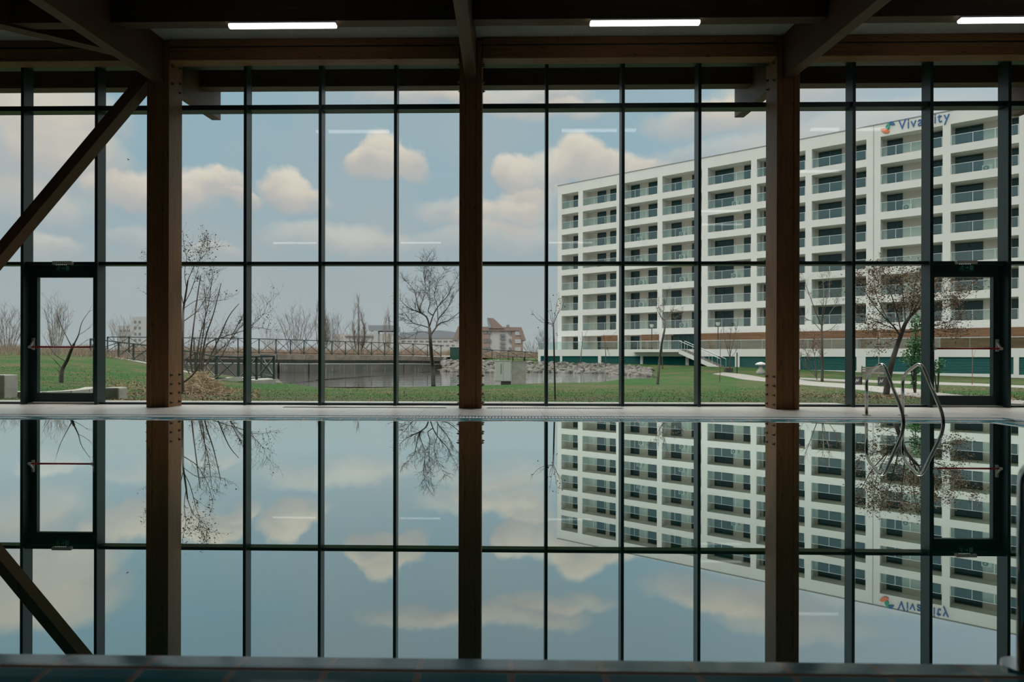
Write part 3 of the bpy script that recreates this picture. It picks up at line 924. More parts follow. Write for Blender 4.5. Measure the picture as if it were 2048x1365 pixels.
# ---- fences: posts, two rails and crossed braces
M_FENCE = principled('dark_green_steel', (0.012, 0.030, 0.026, 1), 0.5)
def fence(name, pts, h, label, group=None, pw=.09, rw=.055):
    e = empty(name, pts[0], 0, label, 'fence', group)
    for p in pts:
        MB().box(p.x - pw / 2, p.x + pw / 2, p.y - pw / 2, p.y + pw / 2, p.z - .1, p.z + h).build('post', M_FENCE, e)
    U = Vector((0, 0, 1))
    for a, c in zip(pts[:-1], pts[1:]):
        q = MB()
        q.bar(a + U * (h - .02), c + U * (h - .02), rw * 1.2, rw * 1.4); q.bar(a + U * .10, c + U * .10, rw, rw)
        q.bar(a + U * .11, c + U * (h - .05), rw * .7, rw * .8); q.bar(a + U * (h - .05), c + U * .11, rw * .7, rw * .8)
        q.build('crossed_panel', M_FENCE, e)
    return e
# weir walkway: fence on top of the stepped concrete wall at the far side of the pond
W = [(-60, 704.5, 62), (215, 705, 64), (258, 705.2, 64), (300, 705.6, 64), (340, 706, 64.5), (388, 706.3, 65), (432, 706.5, 65.5), (476, 706.8, 66), (518, 707.4, 66.8), (552, 708, 67.5), (581, 708.5, 68.5), (608, 709, 69.5), (638, 709.4, 71),
     (664, 709.8, 72.5), (691, 710.2, 74), (717, 710.5, 75.5), (743, 710.8, 77), (769, 711, 78.5), (797, 711.4, 80), (826, 712, 82), (855, 713, 84), (882, 714, 86.5)]
WP = [at(*w) for w in W]
fence('weir_fence', [p.copy() for p in WP[1:]], 1.45, 'long dark green cross-braced fence along the walkway over the pond weir', 'cross-braced fences')
R2 = [(940, 716, 92), (984, 719, 94), (1017, 720, 97), (1050, 721.5, 100), (1078, 724, 102)]
fence('ramp_fence', [at(*w) for w in R2], 1.3, 'dark fence descending over the stone bank beside the grey cabinet', 'cross-braced fences')
R3 = [(181, 707, 52), (237, 716.5, 47), (267, 722, 44.5), (303, 729, 41), (347, 738, 37.6), (391, 749, 34.6), (432, 761, 31.8)]
fence('kerb_fence', [at(u, v, d) for u, v, d in R3], 1.12, 'dark fence stepping down along the kerb behind the bare bush', 'cross-braced fences')
R4 = [(433, 761, 31.6), (477, 763, 31.4), (513, 760.5, 32.4), (548, 758.5, 33.2), (523, 752, 36.5)]
fence('platform_fence', [at(u, v, d) for u, v, d in R4], 1.12, 'dark cross-braced fence round the small platform at the pond edge', 'cross-braced fences')
# kerb under the kerb fence
e = MB()
kb = [at(u, v, d) for u, v, d in [(110, 707.5, 56)] + R3 + [(480, 755, 31.4)]]
for a, c in zip(kb[:-1], kb[1:]):
    e.bar(a - Vector((0, 0, .08)), c - Vector((0, 0, .08)), .35, .22)
tag(e.build('kerb_strip', M_CONC), 'pale concrete kerb strip sloping down the bank under the fence', 'kerb')
# platform slab
pf = [at(433, 762, 31.5), at(512, 763, 31.6), at(552, 760, 33), at(523, 753, 36.8), at(455, 752, 36)]
e = MB().prism([Vector((p.x, p.y, -.62)) for p in pf], (0, 0, .34))
tag(e.build('platform_slab', M_CONC), 'small stone-edged platform at the pond corner inside the fence', 'platform')
# weir
def weir_mat():
    mt = bpy.data.materials.new('wet_weir_concrete')
    mt.use_nodes = True
    t = NT(mt.node_tree)
    tc = t.n('ShaderNodeTexCoord').outputs['Object']
    mp = t.n('ShaderNodeMapping', {'Vector': tc, 'Scale': (2.2, 2.2, .12)}).outputs[0]
    n = t.n('ShaderNodeTexNoise', {'Vector': mp, 'Scale': 3.0, 'Detail': 5.0, 'Roughness': .7}).outputs['Fac']
    n2 = t.n('ShaderNodeTexNoise', {'Vector': tc, 'Scale': .6, 'Detail': 4.0}).outputs['Fac']
    c = t.mix(t.mrange(n2, .35, .65), (.10, .085, .07, 1), (.055, .06, .052, 1))
    c = t.mix(t.mrange(n, .60, .74), c, (.42, .45, .44, 1))
    p = t.n('ShaderNodeBsdfPrincipled', {'Base Color': c, 'Roughness': .45})
    t.n('ShaderNodeOutputMaterial', {0: p.outputs[0]})
    return mt
M_WEIR = weir_mat()
M_WEIRTOP = principled('stained_concrete', (0.23, 0.19, 0.155, 1), 0.9, var=.35, vscale=1.2)
wp = [p.copy() for p in WP]
we = empty('weir_wall', wp[6], 0, 'long stepped concrete weir wall with water trickling into the pond', 'wall')
def strip(pts, y0, y1, ztop_off, zb, rel=False):
    q = MB()
    for a, c in zip(pts[:-1], pts[1:]):
        d = (c - a); d.z = 0
        n = Vector((d.y, -d.x, 0)).normalized()        # towards the viewer
        if n.y > 0: n = -n
        A0, A1, C0, C1 = a + n * y0, a + n * y1, c + n * y0, c + n * y1
        za, zc = a.z + ztop_off, c.z + ztop_off
        zba, zbc = (a.z + zb, c.z + zb) if rel else (zb, zb)
        q.hexa([Vector((A1.x, A1.y, zba)), Vector((C1.x, C1.y, zbc)), Vector((C0.x, C0.y, zbc)), Vector((A0.x, A0.y, zba)),
                Vector((A1.x, A1.y, za)), Vector((C1.x, C1.y, zc)), Vector((C0.x, C0.y, zc)), Vector((A0.x, A0.y, za))])
    return q
strip(wp, -3.0, .35, -.03, -.58, True).build('walkway_slab', M_WEIRTOP, we)
strip(wp, -3.0, .12, -.55, -1.6).build('upper_wall', M_WEIR, we)
strip(wp, .12, .9, -.98, -1.6).build('lower_step', M_WEIR, we)
strip(wp, .84, .96, -.93, -1.0, True).build('ledge_lip', principled('white_water_lip', (.40, .42, .42, 1), .4), we)
# land behind the walkway, level with it
b = MB()
bk = [p + Vector((0, 2.9, -.04)) for p in wp]
far_pts = [Vector((bk[-1].x + 60, 400, 1.0)), Vector((-260, 400, 1.0)), Vector((-260, 64, 1.0))]
b.add([Vector((p.x, p.y, min(p.z, 1.0))) for p in bk] + far_pts, [tuple(range(len(bk) + 3))])
tag(b.build('far_bank', M_WEIRTOP, fix=False), kind='structure')
# rough stones on the far bank
def stone(b, p, s):
    bm = bmesh.new()
    bmesh.ops.create_icosphere(bm, subdivisions=1, radius=1)
    sx, sy, sz = s * random.uniform(.7, 1.3), s * random.uniform(.7, 1.3), s * random.uniform(.5, .9)
    a = random.random() * 6.28
    k = len(b.v)
    for v in bm.verts:
        q = v.co * random.uniform(.78, 1.15)
        q = Vector((q.x * sx, q.y * sy, q.z * sz))
        q.rotate(Matrix.Rotation(a, 3, 'Z'))
        b.v.append(p + q)
    b.f += [tuple(v.index + k for v in f.verts) for f in bm.faces]
    bm.free()
M_STONE = principled('grey_rubble_stone', (0.24, 0.225, 0.205, 1), 0.9, var=.75, vscale=1.4, bump=.3, bscale=8)
b = MB()
for i in range(900):
    u = random.uniform(885, 1300)
    w = random.random()
    vt = np.interp(u, [885, 940, 1085, 1200, 1300], [716, 722, 726, 729, 738])
    vb = np.interp(u, [885, 940, 1085, 1200, 1300], [744, 746, 746, 747, 754])
    dt = np.interp(u, [885, 940, 1085, 1200, 1300], [88, 86, 88, 84, 70]); db = 1.72 * F_PX / (vb - CYP)
    db = min(db, dt - 1)
    v_, d_ = vt + (vb - vt) * w, dt + (db - dt) * w
    p = at(u, v_, d_)
    stone(b, p, random.uniform(.22, .48) * (1.0 if w < .85 else .8))
for i in range(60):
    p = on_z(random.uniform(470, 560), random.uniform(764, 769), POND)
    stone(b, p, random.uniform(.12, .28))
tag(b.build('rubble', M_STONE, fix=False), 'rough grey rubble stones piled along the far pond bank', 'stones', kind='stuff')

# ================================================================== apartment block
S1140, VPU = 14.1, -643.0
Pf = at(1140, CYP, F_PX / S1140)
TD = (RT0 * 0.7646 - FWD * 0.6447).normalized()        # along the front, towards the viewer's right
ND = -(RT0 * 0.6447 + FWD * 0.7646).normalized()       # out of the front
def on_front(u, v, off=0.0):
    r = ray(u, v)
    q = Pf + ND * off
    d = (q - EYE).dot(ND) / r.dot(ND)
    return EYE + r * d
BO = on_front(1115, CYP); BO.z = 0.0
def tf(u, off=0.0): return (on_front(u, 700, off) - BO).dot(TD)
BROT = math.atan2(TD.y, TD.x)
be = empty('apartment_building', BO, BROT, 'long white eight-storey apartment block with recessed balconies and a blue sign', 'building')
M_WHITE = principled('white_render', (0.74, 0.73, 0.70, 1), 0.9, var=.06, vscale=.4)
M_BEIGE = principled('beige_balcony_wall', (0.62, 0.55, 0.49, 1), 0.9)
M_WIN = principled('dark_window_glass', (0.008, 0.040, 0.038, 1), 0.05, 0.0, 0.35)
M_WINF = principled('dark_window_frame', (0.02, 0.035, 0.033, 1), 0.5)
M_RAIL = principled('pale_rail_metal', (0.62, 0.64, 0.63, 1), 0.35, 0.3)
ZT0, FH, OH, NF = 24.03, 2.907, 2.12, 8
ZROOF = 25.35
DEEP = 1.5
openings = [(1123, 1156), (1165, 1232.5), (1247, 1314.5), (1324, 1403), (1415, 1501.5), (1513, 1610), (1623, 1732), (1760.5, 1884.5), (1900.5, 2037), (2053, 2200)]
glaz = [[(1147, 1157)], [(1195, 1212), (1220.5, 1233)], [(1262, 1279), (1297, 1315)], [(1343, 1363), (1384, 1396)], [(1430, 1467), (1488, 1502)], [(1528, 1556), (1599, 1611)],
        [(1637, 1683), (1712, 1733)], [(1774, 1805), (1864, 1885)], [(1910, 1966), (2023, 2038)], [(2070, 2130)]]
thin = [[], [(1170.5, 1174)], [(1249, 1253)], [(1329, 1334)], [(1419.5, 1424)], [(1516, 1522)], [(1626, 1630)], [], [], []]
OP = [(tf(a), tf(c)) for a, c in openings]
TEND = OP[-1][1] + 3
zs = [(ZT0 - k * FH - OH, ZT0 - k * FH) for k in range(NF)]     # opening bottom, top
b = MB()
edges = [0.0] + [e_ for o_ in OP for e_ in o_] + [TEND]
zlow = 0.8
for i in range(0, len(edges), 2):
    b.box(edges[i], edges[i + 1], 0, DEEP, zlow, ZROOF)
for (a, c) in OP:
    zz = [ZROOF] + [z for pr in reversed(sorted(zs)) for z in (pr[1], pr[0])] + [zlow]
    for i in range(0, len(zz), 2):
        b.box(a, c, 0, DEEP, zz[i + 1], zz[i])
b.build('facade', M_WHITE, be, local=True)
MB().box(0, TEND, DEEP, 15, zlow, ZROOF - .5).build('back_wall', M_BEIGE, be, local=True)
MB().box(-.06, TEND + .06, -.06, 15.1, ZROOF, ZROOF + .08).build('roof_edge', principled('grey_roof_flashing', (.25, .26, .26, 1), .5), be, local=True)
ts = tf(1746.5)
MB().box(ts - .03, ts + .03, -.02, .05, zs[-1][1], ZROOF - .02).build('expansion_joint', principled('joint_grey', (.33, .33, .32, 1), .8), be, local=True)
def window(t0, t1, z0, z1, nm, split):
    f = MB()
    y0, y1 = DEEP - .07, DEEP + .02
    w = .07
    f.box(t0, t0 + w, y0, y1, z0, z1); f.box(t1 - w, t1, y0, y1, z0, z1)
    f.box(t0 + w, t1 - w, y0, y1, z1 - w, z1); f.box(t0 + w, t1 - w, y0, y1, z0, z0 + w)
    if split: f.box((t0 + t1) / 2 - .04, (t0 + t1) / 2 + .04, y0, y1, z0 + w, z1 - w)
    fo = f.build(nm, M_WINF, be, local=True)
    MB().box(t0 + w, t1 - w, DEEP - .02, DEEP + .01, z0 + w, z1 - w).build('pane', M_WIN, fo, local=True)
    return fo
GROUND_CLAD = 4
for i, ((a, c), gl) in enumerate(zip(OP, glaz)):
    rail0 = None
    wins = []
    for k, (z0, z1) in enumerate(zs):
        if k == NF - 1 and i >= GROUND_CLAD: continue
        if k == 0:
            for j, (ua, uc) in enumerate(gl):
                t0, t1 = tf(ua, -DEEP), min(tf(uc, -DEEP), c - .02)
                wins.append((window(t0, t1, z0, z1 - .12, 'balcony_door' if j == 0 else 'side_window', j == 0 and t1 - t0 > 1.4), z0))
            for (ua, uc) in thin[i]:
                wins.append((window(tf(ua, -DEEP), tf(uc, -DEEP), z0, z1 - .12, 'slit_window', False), z0))
        else:
            for (w0, zz0) in wins[:len(gl) + len(thin[i])]:
                cp = copy_tree(w0, be)
                cp.location = (0, 0, z0 - zz0)
        if k == NF - 1: continue
        if k == 0:
            n = max(2, round((c - a) / 1.55))
            rl_ = MB()
            for q in range(n + 1):
                t = a + .05 + (c - a - .1) * q / n
                rl_.box(t - .02, t + .02, .04, .08, z0, z0 + 1.0)
            rl_.box(a + .02, c - .02, .035, .085, z0 + .96, z0 + 1.0)
            rail0 = rl_.build('balcony_railing', M_RAIL, be, local=True)
            MB().box(a + .05, c - .05, .05, .07, z0 + .06, z0 + .96).build('glass_panel', M_BALGL, rail0, local=True)
            zr = z0
        else:
            cp = copy_tree(rail0, be)
            cp.location = (0, 0, z0 - zr)
# ceiling lamp under each balcony is only a few pixels: small dark drum
# timber cladding along the ground floor
def plank_mat():
    mt = bpy.data.materials.new('brown_slat_cladding')
    mt.use_nodes = True
    t = NT(mt.node_tree)
    tc = t.n('ShaderNodeTexCoord').outputs['Object']
    mp = t.n('ShaderNodeMapping', {'Vector': tc, 'Rotation': (R(90), 0, 0)}).outputs[0]
    br_ = t.n('ShaderNodeTexBrick', {'Vector': mp, 'Color1': (.24, .125, .06, 1), 'Color2': (.16, .08, .038, 1), 'Mortar': (.04, .02, .01, 1), 'Scale': 1.0, 'Mortar Size': .012, 'Brick Width': 2.6, 'Row Height': .13})
    p = t.n('ShaderNodeBsdfPrincipled', {'Base Color': br_.outputs[0], 'Roughness': .7})
    t.n('ShaderNodeOutputMaterial', {0: p.outputs[0]})
    return mt
M_CLAD = plank_mat()
zt_, zb_ = zs[-1][1] + .02, 1.6
for (ua, ub, zt2) in ((1203, 1235, zt_), (1284, 1318, zt_), (1402, 2200, zt_)):
    t0, t1 = tf(ua), tf(ub)
    MB().box(t0, t1, -.10, DEEP - .2, zb_, zt2).build('slat_cladding', M_CLAD, be, local=True)
# entrance: glazed doors behind the stairs landing
t0, t1 = tf(1344), tf(1385)
f = MB()
n = 4
for q in range(n + 1):
    t = t0 + (t1 - t0) * q / n
    f.box(t - .05, t + .05, .5, .6, 1.75, 3.68)
f.box(t0, t1, .5, .6, 3.55, 3.68)
fo = f.build('entrance_frame', M_WINF, be, local=True)
MB().box(t0, t1, .54, .57, 1.75, 3.6).build('pane', M_WIN, fo, local=True)

# air conditioners standing on balconies
M_AC = principled('off_white_casing', (.62, .60, .55, 1), .5)
M_ACG = principled('dark_fan_grille', (.12, .13, .12, 1), .5)
ordn = ['top', 'second from top', 'third from top', 'fourth from top', 'fifth from top', 'sixth from top', 'seventh from top']
bayn = ['first', 'second', 'third', 'fourth', 'fifth', 'sixth', 'seventh', 'eighth', 'ninth']
def make_ac():
    e = empty('air_conditioner', (0, 0, 0), 0)
    q = MB().box(-.42, .42, -.16, .16, .08, .68); q.box(-.35, -.25, -.16, .16, 0, .08); q.box(.25, .35, -.16, .16, 0, .08)
    q.build('casing', M_AC, e, bevel=.02)
    g = MB().tube([(-.1, -.175, .38), (-.1, -.16, .38)], .25, 20)
    g.build('fan_grille', M_ACG, e)
    MB().tube([(-.1, -.19, .38), (-.1, -.174, .38)], .08, 12).build('fan_hub', M_AC, e)
    return e
ac0 = None
for (u, bay, k) in ((1279, 2, 2), (1279, 2, 3), (1364, 3, 2), (1364, 3, 3), (1470, 4, 1), (1283, 2, 4), (1283, 2, 5), (1365, 3, 4), (1365, 3, 6), (1814, 7, 2), (1974, 8, 1), (1469, 4, 4)):
    o = make_ac() if ac0 is None else copy_tree(ac0)
    if ac0 is None: ac0 = o
    t = tf(u, -1.0)
    wp_ = BO + TD * t - ND * 1.15
    o.location = (wp_.x, wp_.y, zs[k][0] + .002)
    o.rotation_euler = (0, 0, BROT)
    WM[o] = Matrix.Translation(o.location) @ Matrix.Rotation(BROT, 4, 'Z')
    tag(o, 'cooling unit on %s balcony row, %s bay from the far end' % (ordn[k], bayn[bay]), 'air conditioner', 'air conditioners on the balconies')

# podium: slab on white piers with green louvres
PO = 3.2
pt = lambda u: tf(u, PO)
pe = empty('podium', BO + ND * PO, BROT, 'white ground-level podium with green louvre panels below the apartment block', 'building')
tP0, tP1 = pt(1076), pt(2150)
ZS = lambda t: 1.78 - .10 * (t - tP0) / (tP1 - tP0)
q = MB()
q.hexa([(tP0, 0, .87), (tP1, 0, .85), (tP1, PO, .85), (tP0, PO, .87), (tP0, 0, 1.78), (tP1, 0, 1.66), (tP1, PO, 1.66), (tP0, PO, 1.78)])
louv = [(1081, 1120), (1124, 1196), (1202, 1280.5), (1285.5, 1371), (1377.5, 1392), (1396, 1470), (1479, 1595), (1600, 1713), (1731, 1857), (1877, 2027), (2038, 2130)]
LB = lambda u: float(np.interp(u, [1081, 1120, 1280, 1370, 1480, 1700, 1770, 1925, 2130], [727.5, 729, 733, 737, 740, 741.5, 743.6, 747.4, 752]))
cur = tP0
M_LOUV = principled('teal_green_louvre', (0.0, 0.105, 0.095, 1), 0.5)
for (ua, ub) in louv:
    t0, t1 = pt(ua), pt(ub)
    zb0 = on_front((ua + ub) / 2, LB((ua + ub) / 2), PO).z
    q.box(cur, t0, 0, .4, -1.6, .87)
    q.box(t0, t1, 0, .4, -1.6, zb0)
    cur = t1
q.box(cur, tP1, 0, .4, -1.6, .87)
q.box(tP0, tP1, PO - .2, PO, -1.6, .87)
q.build('podium_wall', M_WHITE, pe, local=True)
for (ua, ub) in louv:
    t0, t1 = pt(ua) + .02, pt(ub) - .02
    zb0 = on_front((ua + ub) / 2, LB((ua + ub) / 2), PO).z
    lv = MB()
    n = 11
    for k in range(n):
        z = zb0 + (.87 - zb0) * k / n
        h = (.87 - zb0) / n
        lv.hexa([(t0, .10, z), (t1, .10, z), (t1, .14, z), (t0, .14, z), (t0, .19, z + h * .92), (t1, .19, z + h * .92), (t1, .23, z + h * .92), (t0, .23, z + h * .92)])
    lv.box(t0, t1, .24, .26, zb0, .87)
    lv.build('louvre_panel', M_LOUV, pe, local=True)
# glass balustrade on the podium edge
ge = empty('glass_balustrade', BO + ND * PO, BROT, 'low glass balustrade with a shiny handrail along the white podium edge', 'railing')
ta, tb = pt(1079), pt(1362)
tc_, td_ = pt(1400), pt(2140)
for (a, c) in ((ta, tb), (tc_, td_)):
    n = round((c - a) / 2.4)
    MB().bar((a, .1, ZS(a) + 1.02), (c, .1, ZS(c) + 1.02), .06, .07).build('handrail', M_RAIL, ge, local=True)
    MB().hexa([(a, .09, ZS(a)), (c, .09, ZS(c)), (c, .11, ZS(c)), (a, .11, ZS(a)), (a, .09, ZS(a) + .98), (c, .09, ZS(c) + .98), (c, .11, ZS(c) + .98), (a, .11, ZS(a) + .98)]).build('glass_panel', M_BALGL, ge, local=True)
    for k in range(n + 1):
        t = a + (c - a) * k / n
        MB().box(t - .02, t + .02, .12, .16, ZS(t) - .1, ZS(t) + 1.0).build('post', M_RAIL, ge, local=True)
# stairs running down in front of the podium
se = empty('outdoor_stairs', BO + ND * PO, BROT, 'pale concrete staircase descending from the podium to the gravel path', 'stairs')
y_a, y_b = -1.7, -.05
ta, tb = tf(1364, PO + .9), tf(1447, PO + .9)
zg = gz(*(BO + TD * tb + ND * (PO + .9)).xy) - .1
n = 16
st = MB()
for k in range(n):
    t0, t1 = ta + (tb - ta) * k / n, ta + (tb - ta) * (k + 1) / n
    z1 = 1.70 + (zg - 1.70) * (k + 1) / (n)
    st.box(t0, t1 + .05, y_a, y_b, z1 - .05, z1 + .10)
st.build('treads', M_CONC, se, local=True)
st = MB()
for yy in (y_a - .1, y_b - .12):
    st.hexa([(ta, yy, 1.2), (tb, yy, zg - .5), (tb, yy + .14, zg - .5), (ta, yy + .14, 1.2), (ta, yy, 1.66), (tb, yy, zg + .02), (tb, yy + .14, zg + .02), (ta, yy + .14, 1.66)])
st.build('stringer', M_WHITE, se, local=True)
tl = tf(1262, PO + .9)
MB().box(tl, ta + .05, y_a - .1, -.002, 1.38, 1.70).build('landing_slab', M_WHITE, se, local=True)
for yy in (y_a, y_b - .1):
    hr = MB()
    hr.tube([(ta, yy, 2.72), (tb, yy, zg + 1.0)], .035, 8)
    for k in range(6):
        t = ta + (tb - ta) * k / 5; z = 1.7 + (zg - 1.7) * k / 5
        hr.tube([(t, yy, z), (t, yy, z + 1.0)], .02, 6)
    hr.build('handrail', M_RAIL, se, local=True)
hr = MB()
hr.tube([(tl, y_a, 2.72), (ta, y_a, 2.72)], .035, 8)
for k in range(6): hr.tube([(tl + (ta - tl) * k / 5, y_a, 1.7), (tl + (ta - tl) * k / 5, y_a, 2.7)], .02, 6)
hr.build('landing_rail', M_RAIL, se, local=True)
# sign on the parapet
M_SIGN = principled('blue_sign_letter', (0.012, 0.10, 0.30, 1), .4)
sgn = empty('roof_sign', BO, BROT, 'blue lettering with a coloured ribbon emblem high on the white apartment block', 'sign')
t0, t1 = tf(1796), tf(1898.5)
zbl = on_front(1805, 258.5).z
def text_mesh(ch):
    cu = bpy.data.curves.new('letter', 'FONT')
    cu.body = ch
    cu.size = 1.0
    cu.extrude = .04
    o = bpy.data.objects.new('letter', cu)
    COL.objects.link(o)
    bpy.context.view_layer.update()
    dg = bpy.context.evaluated_depsgraph_get()
    me = bpy.data.meshes.new_from_object(o.evaluated_get(dg))
    bpy.data.objects.remove(o)
    return me
word = 'VivaCity'
mesh_w = []
for ch in word:
    me = text_mesh(ch)
    xs_ = [v.co.x for v in me.vertices]
    mesh_w.append((me, min(xs_), max(xs_)))
gap = .12
tot = sum(c - a for _, a, c in mesh_w) + gap * (len(word) - 1)
sc = (t1 - t0) / tot
cap = max(v.co.y for v in mesh_w[0][0].vertices)
szv = .98 / cap
t = t0
for me, a, c in mesh_w:
    for v in me.vertices:
        v.co = Vector((t + (v.co.x - a) * sc, -.06 - v.co.z, zbl + v.co.y * szv))
    me.materials.clear(); me.materials.append(M_SIGN)
    o = bpy.data.objects.new('letter', me)
    COL.objects.link(o)
    o.parent = sgn
    WM[o] = WM[sgn]
    t += (c - a + gap) * sc
def ribbon_em(px, ws, mat, nm):
    L = [on_front(1590 + x / 3.592, 180 + y / 3.592, .05) for x, y in px]
    pts = []
    inv = WM[sgn].inverted()
    L = [inv @ p for p in L]
    # smooth centre line
    fine = []
    for i in range(len(L) - 1):
        for k in range(6):
            s_ = k / 6
            p0_, p1_, p2_, p3_ = L[max(i - 1, 0)], L[i], L[i + 1], L[min(i + 2, len(L) - 1)]
            fine.append(.5 * ((2 * p1_) + (p2_ - p0_) * s_ + (2 * p0_ - 5 * p1_ + 4 * p2_ - p3_) * s_ ** 2 + (3 * p1_ - p0_ - 3 * p2_ + p3_) * s_ ** 3))
    fine.append(L[-1])
    q = MB()
    n = len(fine)
    ww = np.interp(np.linspace(0, 1, n), np.linspace(0, 1, len(ws)), ws)
    up, dn = [], []
    for i, p in enumerate(fine):
        d = (fine[min(i + 1, n - 1)] - fine[max(i - 1, 0)]).normalized()
        nn = Vector((-d.z, 0, d.x))
        up.append(p + nn * ww[i] / 2); dn.append(p - nn * ww[i] / 2)
    for i in range(n - 1):
        q.prism([up[i], up[i + 1], dn[i + 1], dn[i]], (0, -.06, 0))
    q.build(nm, mat, sgn, local=True)
ribbon_em([(677, 244), (690, 238), (704, 244), (718, 248)], [.16, .34, .26, .05], M_SIGN, 'emblem_stroke')
ribbon_em([(686, 240), (672, 250), (666, 268), (668, 282)], [.12, .3, .42, .3], principled('emblem_green', (.01, .30, .20, 1), .4), 'emblem_stroke')
ribbon_em([(616, 284), (634, 287), (652, 296), (668, 299), (676, 290)], [.05, .34, .42, .3, .1], principled('emblem_orange', (.75, .17, .07, 1), .4), 'emblem_stroke')
# ================================================================== trees, shrubs and small things outside
M_BARK = principled('dark_bark', (0.055, 0.048, 0.042, 1), 0.9, var=.35, vscale=9)
M_BARKG = principled('grey_brown_bark', (0.115, 0.095, 0.078, 1), 0.9, var=.35, vscale=9)
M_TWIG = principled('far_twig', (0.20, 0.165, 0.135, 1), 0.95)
M_TWIGF = principled('hazed_far_twig', (0.27, 0.235, 0.205, 1), 0.95)  # paler than the other twigs: distance haze put into the colour
M_DLEAF = principled('withered_leaf', (0.095, 0.062, 0.042, 1), 0.9, col2=(0.20, 0.125, 0.07, 1), vscale=4)
M_GLEAF = principled('evergreen_leaf', (0.025, 0.12, 0.035, 1), 0.6, col2=(0.06, 0.20, 0.05, 1), vscale=5)
M_STRAW = principled('dry_straw', (0.42, 0.33, 0.22, 1), 0.95, col2=(0.28, 0.20, 0.13, 1), vscale=3)

def P39(ox, pts): return [(ox + x / 3.9, 500 + y / 3.9) for x, y in pts]
def rvec(): return Vector((random.gauss(0, 1), random.gauss(0, 1), random.gauss(0, 1)))

def twig(b, p, d, L, r, lvl, ends, spread=.75, lift=.25, kids=3, seg=4, n=3):
    pts, rs = [p.copy()], [r]
    q = p.copy()
    d = d.normalized()
    for i in range(seg):
        d = (d + rvec() * .16 + Vector((0, 0, lift * .18))).normalized()
        q = q + d * (L / seg)
        pts.append(q.copy()); rs.append(r * (1 - .75 * (i + 1) / seg))
    b.tube(pts, rs, n, cap=False)
    ends.append((pts[-1], d))
    if lvl > 0:
        for k in range(kids):
            f = random.uniform(.25, .95)
            i = min(int(f * seg), seg - 1)
            pp = pts[i].lerp(pts[i + 1], f * seg - i)
            s = rvec(); s = (s - d * s.dot(d)).normalized()
            twig(b, pp, (d + s * spread * random.uniform(.6, 1.3) + Vector((0, 0, lift * .5))), L * random.uniform(.4, .65), r * .6, lvl - 1, ends, spread, lift, max(2, kids - 1), max(2, seg - 1), n)

def plant(name, label, cat, d, limbs, group=None, amp=.5, bark=None, twigs=(5, .9, .010, 1), leaves=None, leafm=None, seed=1, lift=.25, spread=.75, trunk_n=1, base=None, tw_from=.25, thin=.85):
    """limbs: list of (picture polyline, r0, r1); the first trunk_n limbs are the trunk; d = depth of the plant"""
    random.seed(seed)
    bark = bark or M_BARK
    u0, v0 = limbs[0][0][0]
    p0 = at(u0, v0, d)
    if base is None: base = gz(p0.x, p0.y)
    dz = Vector((0, 0, base - p0.z - .03))
    e = empty(name, p0 + dz, 0, label, cat, group)
    vscale = F_PX / d
    def wp3(u, v):
        h = max(0.0, (v0 - v)) / vscale
        o = amp * h * (mnoise.noise(Vector((u * .02, v * .015, seed * 7.3))) * 1.6)
        s = min(1.0, (max(0, v0 - v)) / 12)
        return at(u, v, d + o) + dz * (1 - min(1, h / 1.0) * 0.0) if False else at(u, v, d + o) + dz * max(0, 1 - h)
    tr, cr, ends = MB(), MB(), []
    for i, (px, r0, r1) in enumerate(limbs):
        if i >= trunk_n: r0, r1 = r0 * thin, r1 * thin
        P = [wp3(*q) for q in px]
        fine = []
        for k in range(len(P) - 1):
            a_, b_, c_, d_ = P[max(k - 1, 0)], P[k], P[k + 1], P[min(k + 2, len(P) - 1)]
            for j in range(4):
                s = j / 4
                fine.append(.5 * ((2 * b_) + (c_ - a_) * s + (2 * a_ - 5 * b_ + 4 * c_ - d_) * s ** 2 + (3 * b_ - a_ - 3 * c_ + d_) * s ** 3))
        fine.append(P[-1])
        n = len(fine)
        rs = [r0 + (r1 - r0) * k / (n - 1) for k in range(n)]
        (tr if i < trunk_n else cr).tube(fine, rs, 9 if i < trunk_n else 5)
        if i >= trunk_n or len(limbs) <= trunk_n:
            nt, L, rt, lv = twigs
            length = sum((fine[k + 1] - fine[k]).length for k in range(n - 1))
            for k in range(max(1, int(nt * length))):
                f = random.uniform(tw_from, 1.0) * (n - 1)
                a = min(int(f), n - 2)
                p = fine[a].lerp(fine[a + 1], f - a)
                dd = (fine[a + 1] - fine[a]).normalized()
                s = rvec(); s = (s - dd * s.dot(dd)).normalized()
                twig(cr, p, dd + s * spread + Vector((0, 0, lift)), L * random.uniform(.5, 1.1) * (1 - .3 * f / n), rt, lv, ends, spread, lift)
            twig(cr, fine[-1], (fine[-1] - fine[-2]), L * .8, min(rt, r1), lv, ends, spread, lift)
    tr.build('trunk', bark, e, smooth=True, fix=False)
    if cr.v: cr.build('crown', bark, e, fix=False)
    if leaves:
        n, s, reg = leaves
        lb = MB()
        for k in range(n):
            p, dd = random.choice(ends)
            p = p - dd * random.uniform(0, .5) + rvec() * .05
            if reg and random.random() > reg(p): continue
            leafquad(lb, p, s * random.uniform(.6, 1.3))
        lb.build('foliage', leafm or M_DLEAF, e, fix=False)
    return e

